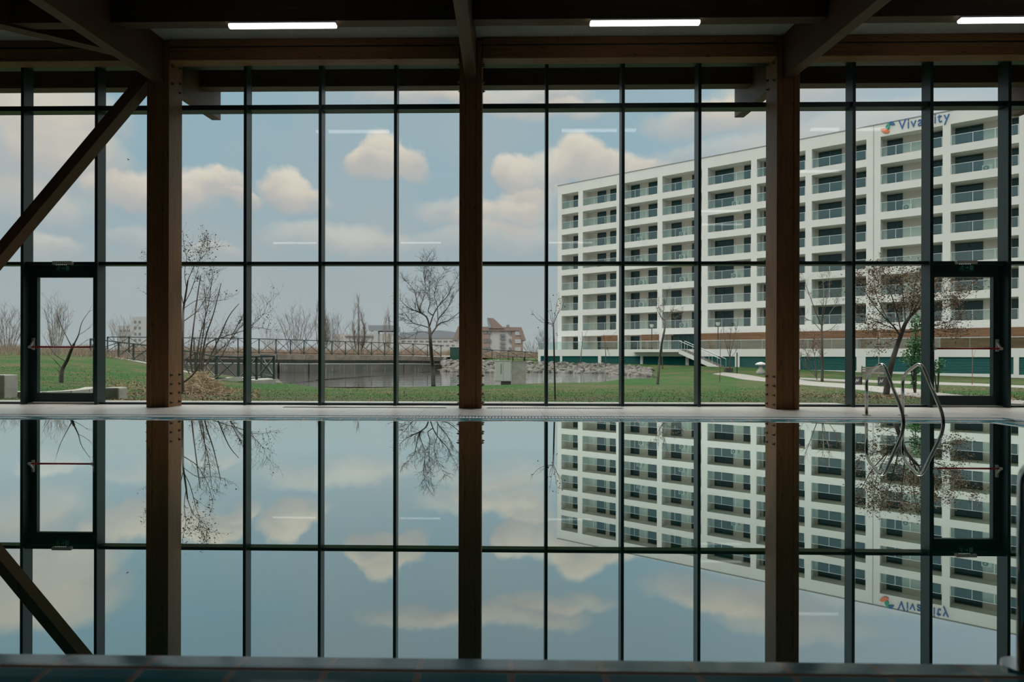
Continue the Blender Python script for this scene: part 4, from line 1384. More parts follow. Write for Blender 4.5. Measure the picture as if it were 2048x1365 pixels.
# bare tree on the pond bank, half hidden by the middle column
B = lambda pts: P39(700, pts)
plant('bare_tree', 'bare spreading tree on the pond bank beside the middle column', 'tree', 36.6, [
    (B([(650, 1066), (648, 980), (643, 900), (633, 790), (626, 690), (620, 610)]), .125, .075),
    (B([(620, 610), (600, 530), (545, 490), (470, 460), (425, 425), (390, 385)]), .06, .012),
    (B([(545, 490), (522, 410), (506, 330), (470, 280), (430, 240)]), .035, .008),
    (B([(560, 495), (545, 460), (575, 370), (590, 300), (575, 180), (600, 60)]), .04, .007),
    (B([(622, 610), (560, 590), (490, 570), (440, 510), (400, 465)]), .04, .008),
    (B([(490, 570), (450, 575), (400, 545)]), .015, .006),
    (B([(620, 600), (650, 510), (690, 440), (760, 360), (800, 280), (842, 205)]), .05, .008),
    (B([(648, 510), (610, 480), (625, 410), (620, 300), (630, 200), (640, 70)]), .035, .007),
    (B([(630, 665), (668, 612), (700, 575), (770, 550), (850, 490), (905, 445)]), .055, .010),
    (B([(670, 610), (690, 540), (750, 470), (800, 380), (860, 290)]), .04, .007),
    (B([(685, 545), (680, 440), (658, 350), (690, 250), (750, 140)]), .03, .006),
    (B([(625, 660), (580, 640), (520, 650), (440, 690), (395, 680)]), .018, .006)],
    amp=.5, twigs=(7.5, .85, .0105, 2), seed=3, lift=.18, spread=.9)
# ivy and dead stems round its foot
# small pruned tree behind the door near the brace
L = lambda pts: P39(0, pts)
plant('bare_fruit_tree', 'small pruned fruit tree with whitewashed foot seen through the door near the brace', 'tree', 20.5, [
    (L([(478, 1075), (480, 1000), (490, 940), (525, 865), (552, 790), (578, 735)]), .065, .035),
    (L([(565, 765), (540, 720), (505, 650), (470, 570), (445, 500)]), .022, .006),
    (L([(578, 735), (612, 665), (630, 590), (650, 545), (690, 488)]), .025, .006),
    (L([(520, 880), (470, 850), (430, 815), (385, 755), (345, 690)]), .02, .005),
    (L([(485, 945), (455, 905), (412, 850)]), .02, .008),
    (L([(612, 665), (655, 640), (697, 607)]), .01, .005),
    (L([(560, 770), (620, 745), (685, 700)]), .01, .005),
    (L([(470, 985), (455, 960)]), .02, .015)], amp=.4, twigs=(1.0, .35, .005, 0), seed=5)
# slim tree and tangled bush beside the braced column
T = lambda pts: P39(350, pts)
plant('bare_slim_tree', 'tall slim bare tree with a grey trunk right beside the braced column', 'tree', 17.5, [
    (T([(62, 1145), (56, 1060), (52, 940), (56, 800), (58, 680), (62, 560), (66, 460), (85, 340), (100, 240)]), .055, .018),
    (T([(62, 560), (120, 520), (180, 470), (260, 340), (300, 210)]), .016, .005),
    (T([(66, 430), (120, 330), (165, 200), (200, 60), (215, -60)]), .014, .004),
    (T([(58, 640), (10, 560), (-60, 480), (-140, 400), (-200, 330)]), .014, .004),
    (T([(64, 420), (30, 300), (-40, 220), (-120, 130), (-200, 60)]), .014, .004),
    (T([(100, 240), (150, 130), (230, 40), (280, -20)]), .012, .004),
    (T([(90, 300), (75, 180), (90, 60), (70, -60)]), .012, .004),
    (T([(58, 760), (10, 700), (-60, 640), (-110, 550)]), .012, .004),
    (T([(66, 460), (180, 390), (300, 400), (400, 390)]), .01, .004),
    (T([(70, 1040), (140, 980), (190, 890), (210, 800)]), .03, .012)],
    amp=.35, twigs=(5.0, .55, .0048, 2), leaves=(1500, .026, lambda p: max(0, min(1, (p.z - 2.3) / .8)) * .8), bark=M_BARKG, seed=8, lift=.3)
plant('bare_bush', 'tangled leafless bush with many leaning stems behind the braced column', 'shrub', 23.5, [
    (T([(180, 985), (140, 900), (120, 820), (140, 640), (170, 400), (200, 200)]), .045, .012),
    (T([(190, 985), (200, 880), (240, 680), (300, 500), (360, 260)]), .04, .010),
    (T([(200, 985), (230, 880), (330, 720), (420, 520), (500, 420)]), .035, .009),
    (T([(205, 985), (260, 900), (370, 800), (480, 600), (530, 520)]), .03, .008),
    (T([(195, 985), (220, 850), (250, 740), (380, 680), (540, 630), (620, 605), (735, 622)]), .03, .006),
    (T([(175, 985), (130, 930), (80, 860), (20, 740), (-40, 600)]), .03, .008),
    (T([(185, 985), (170, 860), (190, 700), (260, 430), (290, 200)]), .035, .009),
    (T([(195, 985), (190, 830), (220, 650), (240, 460), (230, 300)]), .03, .009),
    (T([(540, 630), (620, 570), (690, 500), (722, 410)]), .014, .005),
    (T([(200, 985), (250, 850), (330, 790), (450, 680), (540, 560)]), .025, .007)],
    amp=.5, twigs=(6.0, .85, .0064, 2), leaves=(900, .03, lambda p: .7), bark=M_BARKG, seed=11, lift=.35, trunk_n=3)
# heap of cut dry stalks at its foot
random.seed(31)
b = MB()
for i in range(900):
    u, d = random.gauss(405, 24), random.gauss(19.5, 1.1)
    if not 366 < u < 470: continue
    p = gd(u, d)
    hgt = max(.02, .55 * math.exp(-((u - 402) / 30) ** 2 - ((d - 19.5) / 1.4) ** 2))
    p.z += random.uniform(0, hgt)
    dd = Vector((random.gauss(0, 1), random.gauss(0, .8), random.gauss(0, .45))).normalized() * random.uniform(.12, .32)
    b.tube([p - dd, p + Vector((0, 0, .05)), p + dd], [.008, .008, .004], 3, cap=False)
tag(b.build('brushwood', M_STRAW, fix=False), 'tan heap of cut dry stalks on the bank beside the braced column', 'brushwood', kind='stuff')

# saplings on the lawn and bank
E8 = lambda pts: P39(1060, pts)
plant('lopped_sapling', 'thin lopped sapling with upturned whips standing alone on the near lawn', 'tree', 15.2, [
    (E8([(196, 1168), (193, 1000), (189, 840), (186, 700), (183, 580)]), .020, .017),
    (E8([(183, 580), (165, 540), (150, 470)]), .008, .003), (E8([(183, 580), (172, 500), (160, 400)]), .007, .003),
    (E8([(186, 580), (205, 520), (250, 450), (262, 410)]), .009, .003), (E8([(186, 575), (215, 500), (240, 430), (233, 390)]), .009, .003),
    (E8([(180, 582), (110, 570), (60, 540), (18, 490)]), .008, .003), (E8([(180, 578), (120, 555), (80, 520)]), .006, .003), (E8([(185, 560), (200, 470), (212, 400)]), .007, .003)],
    amp=.3, twigs=(.8, .2, .003, 0), leaves=(60, .022, lambda p: 1), seed=14, bark=M_BARKG)
plant('leaning_young_tree', 'young leaning bare tree on the lawn in front of the podium landing', 'tree', 38.5, [
    (E8([(995, 1056), (1003, 960), (1012, 850), (1030, 720), (1048, 630), (1055, 560)]), .075, .045),
    (E8([(1055, 560), (1020, 520), (990, 460), (970, 410), (935, 390)]), .025, .007),
    (E8([(1055, 560), (1040, 480), (1060, 400), (1075, 330)]), .022, .007),
    (E8([(1056, 570), (1090, 490), (1130, 470), (1180, 480)]), .02, .007),
    (E8([(1052, 590), (1080, 520), (1130, 530), (1165, 510)]), .016, .006),
    (E8([(1050, 600), (1030, 540), (1010, 480), (1000, 380)]), .018, .006)], amp=.4, twigs=(4.5, .55, .008, 1), leaves=(260, .04, lambda p: .9), seed=17, bark=M_BARKG)
plant('sapling', 'thin sapling on the stone bank before the first louvre panels', 'tree', 80, [
    (E8([(392, 905), (400, 800), (408, 720), (406, 640)]), .06, .02), (E8([(406, 720), (425, 680), (440, 640)]), .02, .008), (E8([(408, 730), (390, 690), (380, 655)]), .02, .008)],
    amp=.3, twigs=(2, .5, .012, 1), seed=19, bark=M_BARKG, group='saplings before the podium')
plant('sapling', 'thin sapling beside a leaning stick before the second louvre panel', 'tree', 78, [
    (E8([(592, 912), (590, 800), (585, 730), (575, 660)]), .05, .02), (E8([(588, 760), (620, 700), (660, 650)]), .02, .008), (E8([(588, 770), (560, 720)]), .02, .008),
    (E8([(680, 985), (640, 880), (600, 770)]), .03, .015)], amp=.2, twigs=(2, .6, .012, 1), seed=21, bark=M_BARKG, group='saplings before the podium')
plant('sapling', 'thin straight sapling just behind the leaning young tree', 'tree', 72, [(E8([(1034, 925), (1032, 840), (1030, 760), (1032, 690)]), .06, .02), (E8([(1031, 760), (1000, 700), (980, 660)]), .02, .008)],
    amp=.2, twigs=(2, .6, .012, 1), seed=23, bark=M_BARKG, group='saplings before the podium')
RR = lambda pts: P39(1400, pts)
plant('sapling', 'thin straight sapling in front of the staircase', 'tree', 44, [(RR([(154, 1008), (158, 880), (160, 740), (165, 620)]), .022, .012), (RR([(160, 760), (180, 690), (200, 640)]), .01, .005)],
    amp=.2, twigs=(1, .4, .006, 0), seed=25, bark=M_BARKG, group='saplings before the podium')
plant('bare_shrub', 'bare shrub in a dark planter at the foot of the staircase', 'shrub', 66, [
    (RR([(228, 925), (235, 830), (230, 760)]), .06, .03), (RR([(230, 830), (200, 730), (185, 640), (190, 560)]), .04, .012), (RR([(232, 830), (260, 720), (280, 640), (300, 540)]), .04, .012),
    (RR([(232, 800), (235, 700), (240, 600), (245, 540)]), .03, .012), (RR([(235, 850), (280, 790), (290, 740)]), .03, .012)], amp=.3, twigs=(3, .7, .014, 1), seed=27, bark=M_BARKG)
p = gd(1457, 66)
tag(MB().box(p.x - .35, p.x + .35, p.y - .3, p.y + .3, p.z - .1, p.z + .42).build('planter', principled('dark_planter', (.06, .05, .045, 1), .7), bevel=.03), 'dark square planter at the foot of the staircase', 'planter')
p = gd(1474, 62)
tag(MB().tube([p, p + Vector((0, 0, 1.9))], .05, 8).build('dark_post', M_FENCE), 'thin dark post standing at the corner of the fourth louvre pier by the stairs', 'post')
plant('young_bare_tree', 'young upright bare tree between the block-side column and the next mullion', 'tree', 49, [
    (RR([(952, 1018), (955, 900), (952, 780), (950, 660), (950, 560)]), .10, .06),
    (RR([(950, 600), (900, 480), (860, 370), (830, 290), (815, 230)]), .04, .010), (RR([(950, 580), (960, 430), (965, 300), (950, 200)]), .045, .010),
    (RR([(950, 600), (1010, 500), (1060, 420), (1100, 330)]), .04, .010), (RR([(950, 640), (1020, 620), (1080, 560), (1110, 520)]), .03, .01),
    (RR([(950, 640), (880, 560), (830, 540), (790, 480)]), .03, .01), (RR([(952, 700), (1000, 660), (1060, 640)]), .025, .01), (RR([(950, 560), (985, 400), (1010, 290), (1005, 180)]), .035, .01),
    (RR([(952, 720), (890, 680), (840, 690), (800, 650)]), .025, .01)], amp=.5, twigs=(3.2, .95, .011, 1), leaves=(240, .045, lambda p: .9), seed=29, bark=M_BARKG)
plant('reddish_shrub', 'low reddish leafless shrub right beside the block-side column', 'shrub', 52, [
    (RR([(912, 985), (905, 930), (890, 870)]), .04, .02), (RR([(905, 960), (860, 880), (830, 800), (800, 720)]), .03, .01), (RR([(908, 960), (900, 850), (880, 760), (890, 690)]), .03, .01),
    (RR([(910, 960), (930, 870), (940, 800), (930, 720)]), .03, .01), (RR([(905, 965), (850, 920), (810, 890), (785, 840)]), .025, .01)], amp=.5, twigs=(5, .8, .012, 1), leaves=(650, .05, lambda p: 1),
    leafm=principled('reddish_bud', (.20, .085, .06, 1), .9), seed=33, bark=M_BARKG)
# large tree with withered leaves behind the ladder
Q = lambda pts: P39(1680, pts)
plant('withered_tree', 'leaning tree full of withered brown leaves behind the pool ladder', 'tree', 19.6, [
    (Q([(358, 1143), (378, 1000), (405, 880), (438, 770), (470, 680), (510, 575), (560, 505), (612, 455)]), .088, .035),
    (Q([(470, 680), (430, 610), (340, 520), (250, 410), (195, 320), (150, 230)]), .03, .006),
    (Q([(478, 650), (445, 500), (400, 350), (350, 200), (330, 130)]), .025, .006),
    (Q([(510, 575), (500, 430), (480, 260), (490, 150)]), .024, .006),
    (Q([(560, 505), (620, 390), (700, 260), (740, 170)]), .024, .006),
    (Q([(500, 640), (560, 640), (700, 600), (850, 560), (940, 520)]), .024, .006),
    (Q([(612, 455), (740, 480), (870, 430), (990, 360), (1060, 235)]), .022, .005),
    (Q([(480, 660), (400, 640), (300, 640), (210, 600)]), .018, .005),
    (Q([(440, 620), (330, 580), (230, 540), (150, 500), (110, 420)]), .018, .005),
    (Q([(612, 455), (680, 360), (790, 290), (860, 200)]), .02, .005),
    (Q([(700, 600), (820, 640), (930, 640)]), .012, .005),
    (Q([(380, 560), (300, 400), (270, 280), (260, 180)]), .015, .005),
    (Q([(530, 560), (570, 420), (580, 300), (600, 180)]), .018, .005),
    (Q([(450, 700), (380, 720), (320, 740)]), .010, .004),
    (Q([(700, 480), (800, 400), (900, 380), (960, 300)]), .014, .005)],
    amp=.55, twigs=(10, .5, .0036, 2), leaves=(9500, .029, lambda p: .9), seed=37, bark=M_BARK, lift=.2, spread=.9, tw_from=.12)
# evergreen climber / shrub beside it
def leafy(name, label, cat, clusters, d, n, size, mat, group=None):
    u0 = sum(c[0] for c in clusters) / len(clusters)
    g = gd(u0, d)
    e = empty(name, g, 0, label, cat, group)
    st, lb = MB(), MB()
    for (u, v, ru, rv) in clusters:
        c = at(u, v, d)
        rx, rz = ru * d / F_PX, rv * d / F_PX
        st.tube([g, g.lerp(c, .5) + rvec() * .03, c], [.03, .02, .01], 6)
        for k in range(int(n * ru * rv / 300)):
            q = rvec(); q = q.normalized() * random.random() ** .45
            leafquad(lb, c + Vector((q.x * rx, q.y * rx, q.z * rz)), size * random.uniform(.6, 1.3))
    st.build('stem', M_BARK, e, fix=False)
    lb.build('foliage', mat, e, fix=False)
    return e
random.seed(41)
leafy('evergreen_shrub', 'green leafy shrub beside the trunk of the withered tree', 'shrub', [(1832, 650, 12, 22), (1828, 690, 17, 20), (1822, 715, 22, 18), (1833, 738, 16, 18), (1840, 700, 14, 30), (1828, 765, 6, 12)], 21.5, 300, .040, M_GLEAF)
leafy('evergreen_shrub', 'small green leafy shrub just inside the glazing of the door behind the ladder', 'shrub', [(1880, 726, 11, 10), (1876, 742, 12, 8), (1868, 734, 12, 16)], 21.5, 240, .038, M_GLEAF)
plant('pale_sapling', 'thin pale sapling trunk rising behind the park bench', 'tree', 40, [(Q([(298, 960), (303, 850), (306, 740), (308, 640)]), .022, .014), (Q([(307, 700), (320, 640), (335, 590)]), .01, .005)],
      amp=.2, twigs=(1, .3, .005, 0), seed=43, bark=principled('pale_bark', (.42, .36, .30, 1), .9))
plant('reddish_sapling', 'thin reddish sapling seen through the door behind the ladder', 'tree', 40, [(Q([(1031, 1018), (1032, 930), (1034, 850), (1030, 760)]), .02, .012), (Q([(1034, 850), (1050, 810), (1060, 775)]), .01, .005)],
      amp=.2, twigs=(1, .3, .006, 0), seed=45, bark=principled('reddish_bark', (.22, .10, .08, 1), .9))

# shrubs and trees on the far bank
def far_bush(name, label, cat, u, v, d, wpx, hpx, n, seed, bark=None, narrow=False, r=.038, group=None, tw=None):
    random.seed(seed)
    limbs = []
    for k in range(n):
        f = (k + .5) / n * 2 - 1 if not narrow else random.uniform(-1, 1)
        h = hpx * (1 - .35 * f * f) * random.uniform(.75, 1.0)
        if k == 0: h = hpx; f = 0 if narrow else f
        b0 = u + f * wpx * (.10 if narrow else .16)
        tp = u + f * wpx * .5
        if narrow:
            pts = [(u + f * wpx * .06, v), (u + f * wpx * .3, v - h * .2), (u + f * wpx * .42, v - h * .55), (u + f * wpx * .22, v - h)]
        else:
            pts = [(b0, v), (b0 + (tp - b0) * .25, v - h * .35), (b0 + (tp - b0) * .6, v - h * .7), (tp, v - h)]
        limbs.append((pts, r, r * .25))
    return plant(name, label, cat, d, limbs, group, amp=.4, bark=bark or M_TWIG, twigs=tw or ((5.0, 1.3, .014, 2) if narrow else (3.6, 1.5, .014, 2)), seed=seed, lift=.9 if narrow else .45, spread=.35 if narrow else .6, base=1.0 if v < 716 else None, tw_from=.15)
G = 'bare trees on the far bank'
far_bush('bare_poplar', 'tall narrow bare poplar rising alone on the far bank', 'tree', 716, 709, 84, 34, 118, 9, 51, narrow=True, group=G)
far_bush('bare_poplar', 'narrow bare poplar half hidden by a mullion behind the weir fence', 'tree', 643, 708, 80, 40, 122, 9, 53, narrow=True, group=G)
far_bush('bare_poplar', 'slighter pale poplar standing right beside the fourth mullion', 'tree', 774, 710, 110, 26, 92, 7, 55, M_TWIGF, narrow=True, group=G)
far_bush('bare_bush_tree', 'wide bare bush with tall stems behind the weir fence, farthest from the poplar', 'tree', 592, 708, 78, 92, 84, 11, 57, group=G)
far_bush('bare_bush_tree', 'bare bush between two poplars behind the weir fence', 'tree', 665, 709, 80, 58, 72, 9, 59, group=G)
far_bush('bare_bush_tree', 'low bare bush at the foot of the tall poplar', 'tree', 718, 710, 84, 66, 50, 8, 61, group=G)
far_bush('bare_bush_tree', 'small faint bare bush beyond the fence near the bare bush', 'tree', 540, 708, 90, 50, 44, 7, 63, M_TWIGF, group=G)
far_bush('bare_bush_tree', 'bare bush on the bank at the picture edge below the brace', 'tree', 16, 713, 48, 70, 82, 8, 65, group='bare bushes on the near bank')
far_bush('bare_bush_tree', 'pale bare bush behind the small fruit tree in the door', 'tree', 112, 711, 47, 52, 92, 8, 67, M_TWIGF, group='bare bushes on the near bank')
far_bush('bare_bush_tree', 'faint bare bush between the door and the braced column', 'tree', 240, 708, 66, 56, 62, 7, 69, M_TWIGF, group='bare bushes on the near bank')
far_bush('dark_bush', 'dark bush at the corner of the podium beyond the stone bank', 'tree', 1084, 712, 108, 26, 40, 8, 71, M_BARKG, group='dark bushes beyond the podium corner')
far_bush('dark_bush', 'low dark bush beyond the grey cabinet canopy', 'tree', 1062, 713, 112, 40, 22, 9, 73, M_TWIG, group='dark bushes beyond the podium corner')
# reeds and dry weeds along the far bank
random.seed(77)
M_REED = principled('dry_reed', (0.40, 0.31, 0.24, 1), 0.95, col2=(0.28, 0.20, 0.15, 1), vscale=.8)
b = MB()
for i in range(9000):
    u = random.uniform(-40, 905)
    w = int(np.interp(u, [q[0] for q in W], range(len(W))))
    dlin = float(np.interp(u, [q[0] for q in W], [q[2] for q in W])) + random.uniform(4, 14)
    p = at(u, CYP, dlin)
    h = random.uniform(.5, 1.3) * (1.0 if u > 430 else 1.15) * (.75 + .5 * mnoise.noise(Vector((u * .02, 0, 3))))
    p.z = .95
    t_ = p + Vector((random.gauss(0, .18), random.gauss(0, .18), h))
    s = Vector((random.uniform(.025, .045), 0, 0))
    k = len(b.v)
    b.v += [p - s, p + s, t_]
    b.f.append((k, k + 1, k + 2))
for i in range(2600):
    u, d = random.uniform(-60, 300), random.uniform(44, 58)
    p = gd(u, d)
    t_ = p + Vector((random.gauss(0, .12), random.gauss(0, .12), random.uniform(.15, .7)))
    s = Vector((random.uniform(.012, .03), 0, 0))
    k = len(b.v)
    b.v += [p - s, p + s, t_]
    b.f.append((k, k + 1, k + 2))
for i in range(1500):
    u, d = random.uniform(960, 1078), random.uniform(100, 116)
    p = at(u, 717, d)
    t_ = p + Vector((random.gauss(0, .2), random.gauss(0, .2), random.uniform(.5, 1.4)))
    s = Vector((random.uniform(.03, .06), 0, 0))
    k = len(b.v)
    b.v += [p - s, p + s, t_]
    b.f.append((k, k + 1, k + 2))
tag(b.build('reeds', M_REED, fix=False), 'dry tan reeds and weeds along the far bank behind the fences', 'reeds', kind='stuff')

# ---- far buildings, distance haze put into their pale colours
def slab(poly, d, deep, name, mat, parent):
    return MB().prism([at(u, v, d) for u, v in poly], FWD * deep).build(name, mat, parent)
M_FB1 = principled('hazed_far_render', (.50, .51, .52, 1), .9)
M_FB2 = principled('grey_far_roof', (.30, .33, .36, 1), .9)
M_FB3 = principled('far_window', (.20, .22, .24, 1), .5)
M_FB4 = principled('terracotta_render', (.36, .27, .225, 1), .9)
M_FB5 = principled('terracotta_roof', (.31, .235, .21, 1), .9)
M_FBW = principled('hazed_white_render', (.56, .55, .53, 1), .9)
def rects(parent, rows, d, mat, name='window'):
    for (x0, x1, y0, y1) in rows:
        slab([(x0, y0), (x1, y0), (x1, y1), (x0, y1)], d - .15, .3, name, mat, parent)
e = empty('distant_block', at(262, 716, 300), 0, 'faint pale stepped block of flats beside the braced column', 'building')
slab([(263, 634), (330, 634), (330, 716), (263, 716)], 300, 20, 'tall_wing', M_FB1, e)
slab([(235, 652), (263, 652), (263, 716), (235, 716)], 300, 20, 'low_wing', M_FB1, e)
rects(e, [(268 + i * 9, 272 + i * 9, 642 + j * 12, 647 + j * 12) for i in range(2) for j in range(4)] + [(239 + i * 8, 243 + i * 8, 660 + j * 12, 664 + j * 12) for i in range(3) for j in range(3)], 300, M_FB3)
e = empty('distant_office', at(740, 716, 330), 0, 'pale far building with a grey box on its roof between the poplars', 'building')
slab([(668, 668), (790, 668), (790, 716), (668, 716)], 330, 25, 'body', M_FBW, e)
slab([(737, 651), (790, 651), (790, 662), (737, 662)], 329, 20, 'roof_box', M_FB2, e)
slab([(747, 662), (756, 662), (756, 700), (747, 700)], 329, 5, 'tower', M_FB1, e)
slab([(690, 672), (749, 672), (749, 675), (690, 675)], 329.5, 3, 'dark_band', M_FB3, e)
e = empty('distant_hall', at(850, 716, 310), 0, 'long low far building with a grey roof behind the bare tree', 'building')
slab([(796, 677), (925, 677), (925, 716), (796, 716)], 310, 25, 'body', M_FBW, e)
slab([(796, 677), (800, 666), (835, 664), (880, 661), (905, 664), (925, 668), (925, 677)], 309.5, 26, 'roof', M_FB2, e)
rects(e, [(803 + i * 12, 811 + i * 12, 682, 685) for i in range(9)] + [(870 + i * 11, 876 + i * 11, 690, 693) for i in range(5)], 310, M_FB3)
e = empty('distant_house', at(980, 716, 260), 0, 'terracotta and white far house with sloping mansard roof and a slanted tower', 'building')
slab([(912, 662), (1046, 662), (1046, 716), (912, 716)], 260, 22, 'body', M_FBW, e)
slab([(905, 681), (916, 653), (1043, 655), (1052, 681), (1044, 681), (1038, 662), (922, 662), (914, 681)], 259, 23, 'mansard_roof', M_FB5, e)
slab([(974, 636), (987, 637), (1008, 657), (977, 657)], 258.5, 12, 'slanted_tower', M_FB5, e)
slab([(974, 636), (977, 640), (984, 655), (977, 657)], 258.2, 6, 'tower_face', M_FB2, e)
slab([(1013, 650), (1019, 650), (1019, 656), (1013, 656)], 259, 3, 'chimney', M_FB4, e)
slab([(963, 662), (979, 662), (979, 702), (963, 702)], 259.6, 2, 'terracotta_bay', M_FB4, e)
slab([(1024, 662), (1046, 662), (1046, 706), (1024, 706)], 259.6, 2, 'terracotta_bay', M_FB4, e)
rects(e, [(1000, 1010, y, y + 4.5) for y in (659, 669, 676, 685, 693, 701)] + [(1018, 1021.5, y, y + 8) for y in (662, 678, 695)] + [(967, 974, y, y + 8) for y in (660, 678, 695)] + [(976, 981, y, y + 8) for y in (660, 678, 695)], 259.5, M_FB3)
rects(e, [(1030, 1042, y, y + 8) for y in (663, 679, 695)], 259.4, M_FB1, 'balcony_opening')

# ---- small things outside
M_CAB = principled('pale_grey_cabinet', (.52, .53, .50, 1), .6)
dc = 39.5
pa_, pb2 = at(989, 772, dc), at(1007.5, 772, dc)
g = gz(pa_.x, pa_.y)
cz = lambda v: at(1000, v, dc).z
e = empty('utility_cabinet', (pb2.x, pa_.y, g), 0, 'pale grey utility cabinet on a dark foot beside the pond', 'cabinet')
px_ = lambda u: at(u, 740, dc).x
MB().box(px_(989.5), px_(1022.5), pa_.y, pa_.y + .55, cz(763.5), cz(723)).build('cabinet_body', M_CAB, e, bevel=.02)
for a_, c_ in ((990.5, 1006.5), (1007.5, 1021.8)):
    MB().box(px_(a_), px_(c_), pa_.y - .02, pa_.y, cz(762.5), cz(724.5)).build('cabinet_door', M_CAB, e, bevel=.008)
MB().box(px_(1001), px_(1003), pa_.y - .045, pa_.y - .02, cz(748), cz(728)).build('door_latch', principled('dull_latch', (.35, .36, .34, 1), .4, .5), e)
MB().box(px_(1002), px_(1022), pa_.y + .05, pa_.y + .5, g - .3, cz(763.5)).build('cabinet_foot', principled('dark_foot', (.05, .05, .05, 1), .8), e)
MB().box(px_(988.8), px_(1023.2), pa_.y - .03, pa_.y + .58, cz(723), cz(721.5)).build('cabinet_lid', M_CAB, e)
e2 = MB().box(px_(1024), px_(1052), pa_.y + .05, pa_.y + .9, g - .4, cz(722.5))
tag(e2.build('concrete_housing', M_CONC, bevel=.02), 'square board-marked concrete housing right beside the utility cabinet', 'block')
e = empty('sheet_canopy', (px_(1026), pa_.y + .5, cz(722.5)), 0, 'thin dark sheet canopy on short posts above the concrete housing', 'canopy')
y_ = pa_.y
MB().hexa([(px_(992), y_ - .2, cz(711)), (px_(1061), y_ - .2, cz(715.6)), (px_(1061), y_ + 1.3, cz(715.0)), (px_(992), y_ + 1.3, cz(710.4)),
           (px_(992), y_ - .2, cz(710)), (px_(1061), y_ - .2, cz(714.6)), (px_(1061), y_ + 1.3, cz(714.0)), (px_(992), y_ + 1.3, cz(709.4))]).build('roof_sheet', principled('dark_sheet_metal', (.03, .035, .033, 1), .5), e)
for u in (1026, 1049):
    MB().tube([Vector((px_(u), y_ + .5, cz(722.5))), Vector((px_(u), y_ + .5, cz(714)))], .03, 6).build('post', M_FENCE, e)
p = at(900, 713.5, 85); p2 = at(921, 713.5, 85)
e = empty('green_container', (p.x, p.y, p.z), 0, 'dark green metal box at the end of the weir beside the middle column', 'container')
MB().box(p.x, p2.x, p.y, p.y + 1, p.z - .6, at(900, 696.5, 85).z).build('box', principled('container_green', (.01, .06, .045, 1), .6), e, bevel=.02)
MB().box(p.x - .04, p2.x + .04, p.y - .04, p.y + 1.04, at(900, 696.5, 85).z, at(900, 695, 85).z).build('lid', principled('container_green', (.01, .06, .045, 1), .6), e)
# street lamps on the podium
def street_lamp(u, label):
    r_ = on_front(u, 700, PO - .8)
    z0 = 1.72
    e = empty('street_lamp', (r_.x, r_.y, z0), 0, label, 'street lamp', 'lamps on the podium')
    MB().tube([(r_.x, r_.y, z0), (r_.x, r_.y, z0 + 2.75)], .05, 8).build('pole', M_FENCE, e)
    MB().tube([(r_.x, r_.y, z0 + 2.75), (r_.x, r_.y, z0 + 2.85), (r_.x, r_.y, z0 + 3.15), (r_.x, r_.y, z0 + 3.2)], [.1, .2, .27, .27], 10).build('lantern', principled('milky_lantern', (.6, .6, .58, 1), .4), e)
    MB().tube([(r_.x, r_.y, z0 + 3.2), (r_.x, r_.y, z0 + 3.32)], [.3, .12], 10).build('cap', M_FENCE, e)
street_lamp(1303.5, 'lamp on a dark pole on the podium before the leaning young tree')
street_lamp(1436, 'lamp on a dark pole on the podium above the staircase')
# park bench
M_SLAT = principled('weathered_bench_slat', (.14, .11, .09, 1), .8)
M_BLK = principled('dark_concrete_block', (.07, .065, .062, 1), .9)
p1, p2 = gd(1716, 37.3), gd(1764, 36.6)
ax = (p2 - p1); ax.z = 0
Lb = ax.length
bc = (p1 + p2) / 2
rz = math.atan2(ax.y, ax.x)
e = empty('park_bench', (bc.x, bc.y, min(p1.z, p2.z)), rz, 'slatted park bench on two dark concrete blocks beside the gravel path', 'bench')
for sx, gr in ((-1, True), (1, True)):
    x = sx * Lb / 2
    bo = MB().box(x - .17, x + .17, -.22, .25, -.1, .47).build('concrete_block', M_BLK, e, local=True, bevel=.015)
    g = MB()
    for a, c in (((-.08, .16), (-.03, .34)), ((-.03, .34), (.02, .2)), ((.02, .2), (.08, .36))):
        g.bar((x + a[0], -.225, a[1]), (x + c[0], -.225, c[1]), .03, .006, (0, 1, 0))
    g.build('graffiti_stroke', principled('white_paint_mark', (.6, .6, .58, 1), .8), bo, local=True)
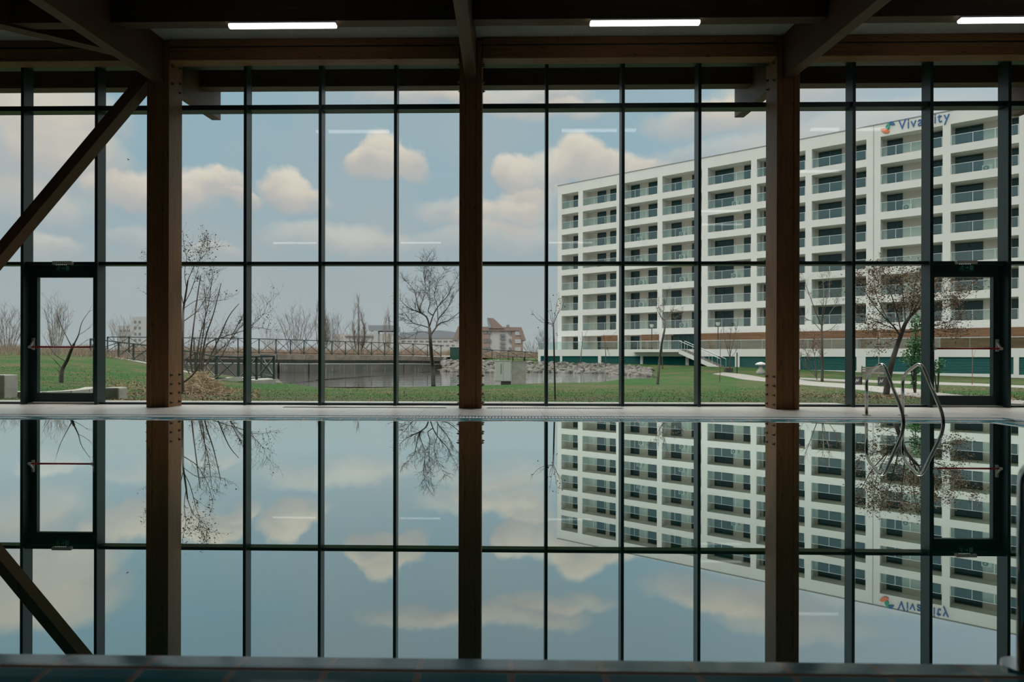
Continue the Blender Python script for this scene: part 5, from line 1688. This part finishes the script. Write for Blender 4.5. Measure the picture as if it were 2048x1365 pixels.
for k in range(4):
    MB().box(-Lb / 2 - .15, Lb / 2 + .35, -.22 + k * .13, -.12 + k * .13, .47, .51).build('seat_slat', M_SLAT, e, local=True)
for k in range(4):
    y0, z0 = .32 + k * .035, .58 + k * .115
    MB().hexa([(-Lb / 2 + .15, y0, z0), (Lb / 2 + .42, y0, z0), (Lb / 2 + .42, y0 + .04, z0), (-Lb / 2 + .15, y0 + .04, z0),
               (-Lb / 2 + .15, y0 + .025, z0 + .085), (Lb / 2 + .42, y0 + .025, z0 + .085), (Lb / 2 + .42, y0 + .065, z0 + .085), (-Lb / 2 + .15, y0 + .065, z0 + .085)]).build('back_slat', M_SLAT, e, local=True)
for sx in (-.45, .65):
    MB().bar((sx, .27, .48), (sx, .46, 1.05), .05, .03, (0, 1, 0)).build('back_support', M_FENCE, e, local=True)
# pale garden lantern / covered well near the stairs
p = gd(1521.5, 60)
e = empty('stone_pedestal', p, 0, 'pale mushroom-shaped garden pedestal before the podium beside the block-side column', 'pedestal')
MB().tube([p, p + Vector((0, 0, .25)), p + Vector((0, 0, .55)), p + Vector((0, 0, .85))], [.42, .36, .16, .2], 12).build('foot', M_CONC, e, smooth=True)
MB().tube([p + Vector((0, 0, .8)), p + Vector((0, 0, .9)), p + Vector((0, 0, 1.0)), p + Vector((0, 0, 1.08))], [.46, .46, .3, .06], 14).build('cap', principled('pale_stone', (.6, .6, .58, 1), .8), e, smooth=True)
# bird in the sky
p = at(257, 320, 55)
e = empty('bird', p, 0, 'tiny dark bird flying in the clouds beside the sloping brace', 'bird')
MB().tube([p + Vector((-.09, 0, 0)), p + Vector((-.05, 0, .01)), p + Vector((.02, 0, .01)), p + Vector((.07, 0, .02)), p + Vector((.1, 0, .02))], [.006, .022, .035, .02, .005], 8).build('body', M_FENCE, e, smooth=True)
for s in (-1, 1):
    MB().prism([p + Vector((.03, 0, .02)), p + Vector((-.03, 0, .02)), p + Vector((-.05, s * .14, .08)), p + Vector((0, s * .12, .07))], (0, 0, .008)).build('wing', M_FENCE, e)
